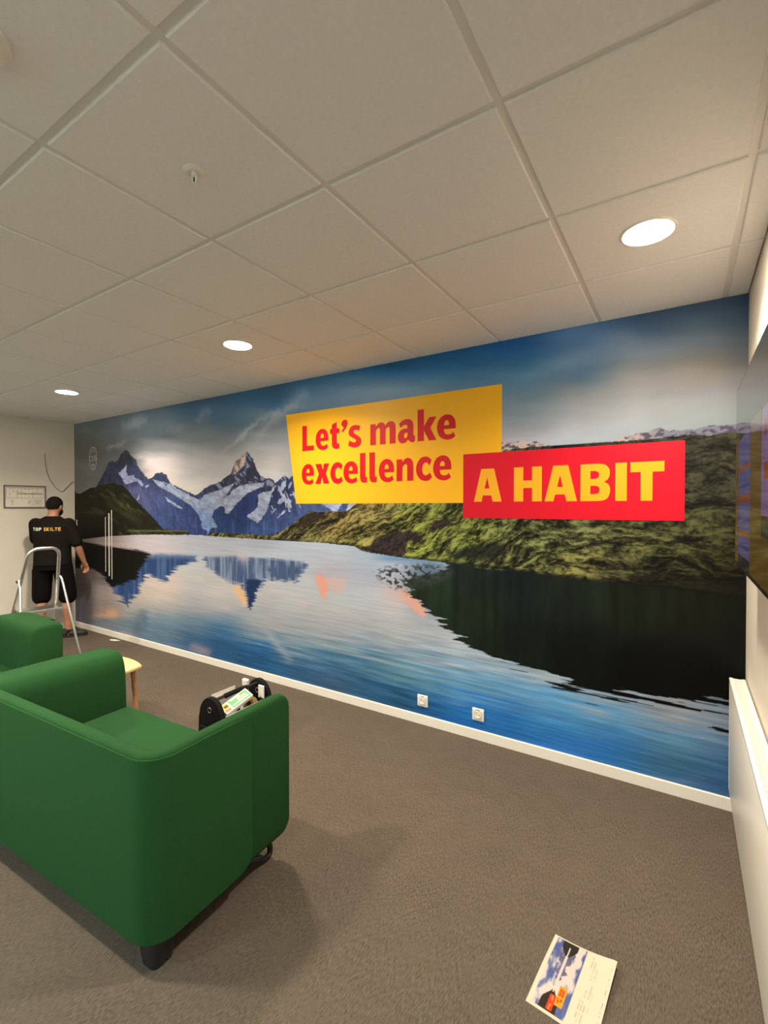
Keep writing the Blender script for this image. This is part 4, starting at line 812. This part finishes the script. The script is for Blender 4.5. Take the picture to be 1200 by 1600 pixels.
p00 = px_hit(868, 1460, 2, 0); p01 = px_hit(822, 1562, 2, 0)
ey = (p01 - p00) / np.linalg.norm(p01 - p00); exv = np.array([-ey[1], ey[0], 0.0])
if exv[0] < 0: exv = -exv
Pp = A_[..., None] * exv * .210 + B_[..., None] * ey * .297
Pp[..., 2] = .0012 + .022 * np.clip((A_ - .35) * 1.3 + (.25 - B_) * .9, 0, 1) ** 2 + .003 * (1 - np.cos(2 * math.pi * B_)) * .5
lf = grid_print('leaflet', Pp, s2l(lc_) * np.array([.66, .64, .60]), mat_attr('leaflet_print', .35), label='white leaflet with a lake picture lying on the carpet', cat='leaflet')
lf.location = (p00[0], p00[1], 0)
sd = lf.modifiers.new('thickness', 'SOLIDIFY'); sd.thickness = .0006; sd.offset = -1

# ------------------------------------------------------------------ tool tote
BX, BY = -2.215, 1.345                         # middle of the near end panel; the tote runs away along +y
BL, BWd, BH = .43, .235, .315
t = empty('tool_tote', (BX, BY, 0), label='open black nylon tool tote with rounded ends on the carpet', cat='tool bag')
def endpanel(y):
    hw = BWd / 2
    prof = [(-hw - .012, .0), (hw + .012, .0), (hw, .17)] + [(hw * math.cos(math.radians(a)), .17 + (BH - .17) * math.sin(math.radians(a))) for a in range(10, 180, 10)] + [(-hw, .17)]
    bm = bmesh.new(); prism(bm, prof, -.018, .018, .008, 3); o = fin(bm, 'end_panel', M['nylon'], t, smooth=True, sharp=50)
    o.rotation_euler = (math.pi / 2, 0, 0); o.location = (0, y, 0); return o
e1 = endpanel(.018); e2 = endpanel(BL)
for o, s in ((e1, -1), (e2, 1)):
    bm = bmesh.new(); pth = [(.017 * math.cos(a), .235 + .017 * math.sin(a), -s * 0 + .021) for a in np.linspace(0, 2 * math.pi, 17)]; tube(bm, pth, .0028, 6); fin(bm, 'ring', M['alu'], o, smooth=True)
    bm = bmesh.new(); box(bm, -.09, .09, .03, .12, .017, .032, .006, 2); fin(bm, 'front_pocket', M['nylon'], o, smooth=True)
bm = bmesh.new(); box(bm, -BWd / 2, BWd / 2, .02, BL, .001, .03, .006, 2); fin(bm, 'base', M['nylon'], t)
for x in (-BWd / 2, BWd / 2 - .012):
    bm = bmesh.new(); box(bm, x, x + .012, .03, BL - .01, .02, .15, .004, 2); fin(bm, 'side_panel', M['nylon'], t)
bm = bmesh.new(); tube(bm, [(0, .02, .285), (0, BL * .5, .29), (0, BL - .01, .285)], .011, 12); hb = fin(bm, 'handle_bar', M['metal_blk'], t, smooth=True)
bm = bmesh.new(); tube(bm, [(0, .12, .287), (0, BL * .5, .291), (0, .31, .287)], .017, 12); fin(bm, 'grip', M['nylon'], hb, smooth=True)
bm = bmesh.new(); tube(bm, [(.10, .40, .20), (.14, .42, .22), (.165, .45, .20), (.17, .44, .13), (.14, .42, .06), (.12, .40, .03)], .008, 8); fin(bm, 'strap', M['nylon'], t, smooth=True)
def tote_item(name, lab, cat, loc, rot=(0, 0, 0)):
    o = empty(name, (BX + loc[0], BY + loc[1], loc[2]), label=lab, cat=cat); o.rotation_euler = rot; return o
# green and white printed carton propped up in the tote, its printed face turned up
t2 = tote_item('carton', 'green and white printed carton propped up in the tool tote', 'box', (.046, .070, .195), (math.radians(20), math.radians(20), 0))
bm = bmesh.new(); box(bm, -.043, .043, 0, .215, 0, .030, .002, 1); cb = fin(bm, 'carton_body', M['paper'], t2)
for nm, mk, a in (('green_print', 'pk_green', (-.036, .036, .062, .205, .0302, .0310)), ('yellow_print', 'pk_yellow', (-.038, .034, .006, .052, .0302, .0310)), ('red_print', 'pk_red', (.012, .036, .010, .046, .0312, .0318)), ('black_print', 'black_pl', (-.022, .002, .018, .046, .0312, .0318)), ('pink_label', 'pk_pink', (-.016, .010, .120, .190, .0312, .0318)), ('white_label', 'paper', (.014, .022, .070, .195, .0312, .0318)), ('white_stripe', 'paper', (-.033, -.022, .075, .150, .0312, .0318))):
    bm = bmesh.new(); box(bm, *a); fin(bm, nm, M[mk], cb)
t2 = tote_item('sheet_stack', 'white papers standing on edge along the side of the tool tote', 'papers', (.0965, .05, .032))
for k in range(3):
    bm = bmesh.new(); box(bm, k * .004 - .002, k * .004 - .0005, .0, .33 - .02 * k, 0, .165 - .012 * (k % 2)); fin(bm, 'sheet', M['paper'], t2)
t2 = tote_item('paper_sheet', 'white folded paper leaning beside the handle of the tool tote', 'papers', (-.075, .075, .032))
for k in range(3):
    bm = bmesh.new(); box(bm, k * .008 - .008, k * .008 - .006, .0, .20, 0, .262 - .02 * k); fin(bm, 'sheet', M['paper'], t2)
bm = bmesh.new(); lathe(bm, [(.026, .0), (.046, .0), (.046, .048), (.026, .048), (.026, 0)], 28); o = fin(bm, 'tape_roll', M['brown_pl'], smooth=True, label='roll of brown packing tape in the tool tote', cat='tape roll'); o.location = (BX + .045, BY + .325, .175); o.rotation_euler = (math.radians(76), 0, math.radians(8))
t2 = tote_item('spray_bottle', 'white spray bottle with a trigger head in the tool tote', 'bottle', (-.060, .345, .032))
bm = bmesh.new(); lathe(bm, [(0, 0), (.032, 0), (.034, .01), (.034, .17), (.022, .215), (.014, .225), (.014, .245), (0, .245)], 20); fin(bm, 'bottle_body', M['white_pl'], t2, smooth=True)
bm = bmesh.new(); box(bm, -.018, .036, -.014, .014, .245, .295, .008, 2); box(bm, .026, .031, -.008, .008, .205, .25, .001, 1); fin(bm, 'trigger_head', M['white_pl'], t2)
t2 = tote_item('squeegee', 'white plastic squeegee leaning on the far end of the tool tote', 'squeegee', (.075, .380, .032))
bm = bmesh.new(); box(bm, -.028, .028, -.006, .006, .17, .262, .005, 2); fin(bm, 'blade', M['white_pl'], t2); bm = bmesh.new(); tube(bm, [(0, 0, 0), (0, 0, .18)], .010, 10); fin(bm, 'handle', M['black_pl'], t2, smooth=True)

# ------------------------------------------------------------------ the person
def blob(bm, c, r, rot=None, u=16, v=10):
    m_ = Matrix.Translation(c) @ (rot.to_4x4() if rot is not None else Matrix.Identity(4)) @ Matrix.Diagonal((*r, 1))
    bmesh.ops.create_uvsphere(bm, u_segments=u, v_segments=v, radius=1.0, matrix=m_)
def limb(bm, pts, rad):
    """tapered chain with round joints; rad may be (rx, ry) pairs"""
    dense = []; dr = []
    for (a, ra), (b, rb) in zip(list(zip(pts, rad))[:-1], list(zip(pts, rad))[1:]):
        for k in range(6):
            s = k / 6; dense.append(Vector(a).lerp(Vector(b), s)); dr.append(ra + (rb - ra) * s)
    dense.append(Vector(pts[-1])); dr.append(rad[-1]); tube(bm, dense, dr, 14)
    for p, r in zip(pts, rad): blob(bm, p, (r, r, r), None, 14, 8)
def loft(bm, rings, n=28):
    """rings: (z, cx, cy, rx, ry)"""
    rr = []
    for z, cx, cy, rx, ry in rings:
        row = []
        for k in range(n):
            a = 2 * math.pi * k / n; ca, sa = math.cos(a), math.sin(a)
            e = 2.5; ca2 = math.copysign(abs(ca) ** (2 / e), ca); sa2 = math.copysign(abs(sa) ** (2 / e), sa)
            row.append(bm.verts.new((cx + rx * ca2, cy + ry * sa2, z)))
        rr.append(row)
    for A, B in zip(rr, rr[1:]):
        for k in range(n): bm.faces.new((A[k], A[(k + 1) % n], B[(k + 1) % n], B[k]))
    bm.faces.new(rr[0][::-1]); bm.faces.new(rr[-1])
def fuse(bm, name, m, parent, vox, smooth_it=6, cut=None, cut2=None):
    """voxel-fuse overlapping shapes into one continuous skin"""
    bmesh.ops.recalc_face_normals(bm, faces=bm.faces[:])
    me = bpy.data.meshes.new(name); bm.to_mesh(me); bm.free()
    o = bpy.data.objects.new(name, me); COL.objects.link(o)
    r = o.modifiers.new('r', 'REMESH'); r.mode = 'VOXEL'; r.voxel_size = vox
    s = o.modifiers.new('s', 'SMOOTH'); s.factor = .5; s.iterations = smooth_it
    me2 = bpy.data.meshes.new_from_object(o.evaluated_get(bpy.context.evaluated_depsgraph_get()))
    bpy.data.objects.remove(o); bpy.data.meshes.remove(me); me2.name = name
    me2.polygons.foreach_set('use_smooth', [True] * len(me2.polygons)); me2.materials.clear()
    return link(name, me2, m, parent)

PX, PY, PR = -5.935, 1.945, math.radians(44)
person = empty('person', (PX, PY, 0), PR, label='man in charcoal T-shirt and black shorts standing with his back turned, facing the mural corner', cat='person')
hipL, hipR = Vector((-.095, 0, .90)), Vector((.095, 0, .90))
kneL, kneR = Vector((-.125, .03, .49)), Vector((.125, .045, .49))
ankL, ankR = Vector((-.135, -.02, .085)), Vector((.14, .06, .085))
shL, shR = Vector((-.185, -.005, 1.395)), Vector((.185, -.005, 1.395))
elL, elR = Vector((-.225, .12, 1.16)), Vector((.262, .005, 1.12))
wrL, wrR = Vector((-.13, .27, 1.13)), Vector((.300, .10, .905))
headc = Vector((.012, .035, 1.590)); HR = Matrix.Rotation(math.radians(-14), 3, 'Z')
# body: one fused skin
bm = bmesh.new()
loft(bm, [(.84, 0, 0, .12, .09), (.90, 0, 0, .165, .11), (1.0, 0, .0, .155, .105), (1.12, 0, .0, .155, .10), (1.28, 0, -.005, .178, .11), (1.38, 0, -.008, .180, .10), (1.44, 0, -.005, .12, .075), (1.47, 0, 0, .065, .06)])
tube(bm, [(0, -.01, 1.42), (.004, .008, 1.49), (.01, .022, 1.55)], [.066, .058, .056], 16)
for h, k, a in ((hipL, kneL, ankL), (hipR, kneR, ankR)):
    limb(bm, [h, (h + k) / 2, k], [.088, .076, .056]); mid = k.lerp(a, .32) + Vector((0, -.018, 0)); limb(bm, [k, mid, k.lerp(a, .7), a], [.054, .056, .042, .036])
    blob(bm, a + Vector((0, .03, -.045)), (.036, .07, .035))
for s, e, wv in ((shL, elL, wrL), (shR, elR, wrR)):
    limb(bm, [s + Vector((-.02 * math.copysign(1, s.x), 0, -.02)), s.lerp(e, .5), e], [.050, .046, .040]); limb(bm, [e, e.lerp(wv, .3), wv], [.040, .041, .027])
# head
blob(bm, headc, (.074, .092, .105), HR); blob(bm, headc + HR @ Vector((0, .030, -.062)), (.054, .060, .058), HR)
blob(bm, headc + HR @ Vector((0, .098, -.018)), (.012, .020, .022), HR); blob(bm, headc + HR @ Vector((0, .084, -.055)), (.024, .012, .010), HR)
for s in (-1, 1):
    blob(bm, headc + HR @ Vector((s * .076, -.004, -.012)), (.009, .018, .031), HR); blob(bm, headc + HR @ Vector((s * .030, .078, .012)), (.018, .012, .008), HR)
# hands: palm, four fingers and a thumb
def hand(wr, d, side, curl):
    d = d.normalized(); lat = d.cross(Vector((0, 0, 1))); lat = lat.normalized() if lat.length > .1 else Vector((1, 0, 0)); nrm = lat.cross(d)
    rot = Matrix((lat, d, nrm)).transposed()
    blob(bm, wr + d * .045, (.038, .050, .017), rot)
    for k, (o_, ln) in enumerate(((-.028, .066), (-.0095, .076), (.0095, .071), (.028, .056))):
        p0 = wr + d * .080 + lat * o_; p1 = p0 + d * ln * .42 - nrm * ln * .22 * curl; p2 = p1 + d * ln * .22 - nrm * ln * .36 * curl; p3 = p2 - d * ln * .02 - nrm * ln * .28 * curl
        limb(bm, [p0, p1, p2, p3], [.0095, .009, .0085, .0075])
    q0 = wr + d * .025 + lat * side * .030; q1 = q0 + d * .030 + lat * side * .022 - nrm * .012; q2 = q1 + d * .030 - nrm * .012
    limb(bm, [q0, q1, q2], [.013, .0115, .009])
hand(wrR, Vector((.16, .42, -.90)), -1, .9); hand(wrL, Vector((.35, .85, .25)), 1, .7)
body = fuse(bm, 'body', M['skin'], person, .0075, 3)
# T-shirt
bm = bmesh.new()
loft(bm, [(.885, .0, .0, .196, .138), (.93, 0, 0, .194, .136), (1.02, 0, .0, .190, .132), (1.14, 0, -.004, .190, .130), (1.26, 0, -.008, .200, .134), (1.36, 0, -.010, .206, .126), (1.42, 0, -.008, .165, .098), (1.455, 0, -.002, .092, .076), (1.470, .002, .004, .074, .070)])
for s, e in ((shL, elL), (shR, elR)):
    limb(bm, [s + Vector((-.012 * math.copysign(1, s.x), 0, -.018)), s.lerp(e, .45), s.lerp(e, .86)], [.074, .068, .070])
shirt = fuse(bm, 'shirt', M['shirt'], person, .010, 4)
# shorts
bm = bmesh.new()
loft(bm, [(.83, 0, 0, .172, .125), (.90, 0, 0, .186, .130), (.965, 0, 0, .180, .124)])
for h, k in ((hipL, kneL), (hipR, kneR)):
    o_ = Vector((math.copysign(.012, h.x), 0, 0)); limb(bm, [h + o_ * .3, h.lerp(k, .5) + o_, h.lerp(k, .97) + o_], [.105, .102, .098])
shorts = fuse(bm, 'shorts', M['shorts'], person, .010, 3)
bm = bmesh.new(); box(bm, .165, .192, -.05, .06, .66, .80, .008, 2); fin(bm, 'cargo_pocket', M['shorts'], shorts, smooth=True); bm = bmesh.new(); box(bm, -.205, -.175, -.05, .06, .68, .84, .008, 2); fin(bm, 'cargo_pocket', M['shorts'], shorts, smooth=True)
# shoes
def shoe(a, rz):
    bm = bmesh.new(); R3 = Matrix.Rotation(rz, 3, 'Z')
    def P(x, y, z): return Vector((a.x, a.y, 0)) + R3 @ Vector((x, y, z))
    blob(bm, P(0, -.03, .052), (.042, .060, .048), R3); blob(bm, P(0, .06, .042), (.046, .085, .036), R3); blob(bm, P(.003, .13, .036), (.044, .066, .030), R3); blob(bm, P(0, -.01, .085), (.044, .046, .030), R3)
    for v in bm.verts: v.co.z = max(v.co.z, .018)
    o = fuse(bm, 'shoe', M['shoe'], person, .008, 3)
    bm = bmesh.new(); out = []
    for k in range(28):
        an = 2 * math.pi * k / 28; y_ = .055 + .145 * math.sin(an); x_ = (.047 + .006 * math.sin(an)) * math.cos(an); q = P(x_, y_, 0); out.append((q.x, q.y))
    prism(bm, out, 0, .022, .004, 2); fin(bm, 'sole', M['black_pl'], o); return o
shoe(ankL, math.radians(8)); shoe(ankR, math.radians(-72))
# hair: cap over the skull, cropped at the nape, with a short beard
bm = bmesh.new(); blob(bm, headc + HR @ Vector((0, -.006, .020)), (.081, .098, .098), HR, 28, 18)
kill = []
for v in bm.verts:
    l = HR.inverted() @ (v.co - headc)
    if l.z < -.052 + .9 * max(0, l.y + .03) or (l.y > .060 and l.z < .062): kill.append(v)
bmesh.ops.delete(bm, geom=kill, context='VERTS')
hair = fin(bm, 'hair', M['hair'], person, smooth=True); so = hair.modifiers.new('s', 'SOLIDIFY'); so.thickness = .012; so.offset = -1
bm = bmesh.new(); blob(bm, headc + HR @ Vector((0, .032, -.066)), (.060, .066, .060), HR, 28, 18); kill = []
for v in bm.verts:
    l = HR.inverted() @ (v.co - headc)
    if l.z > -.045 or l.y < .0 or (l.y > .088 and l.z > -.06): kill.append(v)
bmesh.ops.delete(bm, geom=kill, context='VERTS'); beard = fin(bm, 'beard', M['hair'], person, smooth=True); so = beard.modifiers.new('s', 'SOLIDIFY'); so.thickness = .008; so.offset = -1
# lettering on the back of the shirt, laid on the cloth
BIG = {'T': [[(.36, 0), (.36, .76), (0, .76), (0, 1), (1, 1), (1, .76), (.64, .76), (.64, 0)]], 'O': [[(.5 + .5 * math.cos(a), .5 + .5 * math.sin(a)) for a in np.linspace(0, 2 * math.pi, 24)[:-1]], [(.5 + .22 * math.cos(a), .5 + .25 * math.sin(a)) for a in np.linspace(0, 2 * math.pi, 18)[:-1]]],
       'P': [[(0, 0), (0, 1), (.6, 1), (.88, .92), (1, .7), (.88, .47), (.6, .38), (.28, .38), (.28, 0)], [(.28, .60), (.28, .80), (.56, .80), (.68, .70), (.56, .60)]], 'S': [smooth_closed(GL['s'][0])], 'K': [[(0, 0), (0, 1), (.3, 1), (.3, .6), (.62, 1), (1, 1), (.58, .52), (1, 0), (.64, 0), (.3, .42), (.3, 0)]],
       'I': [[(.25, 0), (.25, 1), (.75, 1), (.75, 0)]], 'L': [[(0, 0), (0, 1), (.32, 1), (.32, .24), (1, .24), (1, 0)]], 'E': [[(0, 0), (0, 1), (1, 1), (1, .78), (.3, .78), (.3, .61), (.9, .61), (.9, .40), (.3, .40), (.3, .22), (1, .22), (1, 0)]]}
bmv = bmesh.new(); bmv.from_mesh(shirt.data); bvh = BVHTree.FromBMesh(bmv)
x = -.155; hgt_ = .040
for ch, wd, mk in (('T', .026, 'white_ink'), ('O', .034, 'white_ink'), ('P', .027, 'white_ink'), (' ', .012, ''), ('S', .024, 'orange_ink'), ('K', .028, 'orange_ink'), ('I', .014, 'orange_ink'), ('L', .024, 'orange_ink'), ('T', .026, 'orange_ink'), ('E', .024, 'orange_ink')):
    if ch != ' ':
        me = fill_mesh([[(x + p[0] * wd, 1.300 + p[1] * hgt_) for p in l] for l in BIG[ch]], 'shirt_letter')
        bm = bmesh.new(); bm.from_mesh(me); bmesh.ops.subdivide_edges(bm, edges=bm.edges[:], cuts=1)
        for v in bm.verts:
            h_ = bvh.ray_cast(Vector((v.co.x, -.6, v.co.y)), Vector((0, 1, 0))); yv = h_[0].y if h_[0] else -.13
            v.co = Vector((v.co.x, yv - .003, v.co.y))
        fin(bm, 'shirt_letter', M[mk], shirt); bpy.data.meshes.remove(me)
    x += wd + .006
bmv.free()
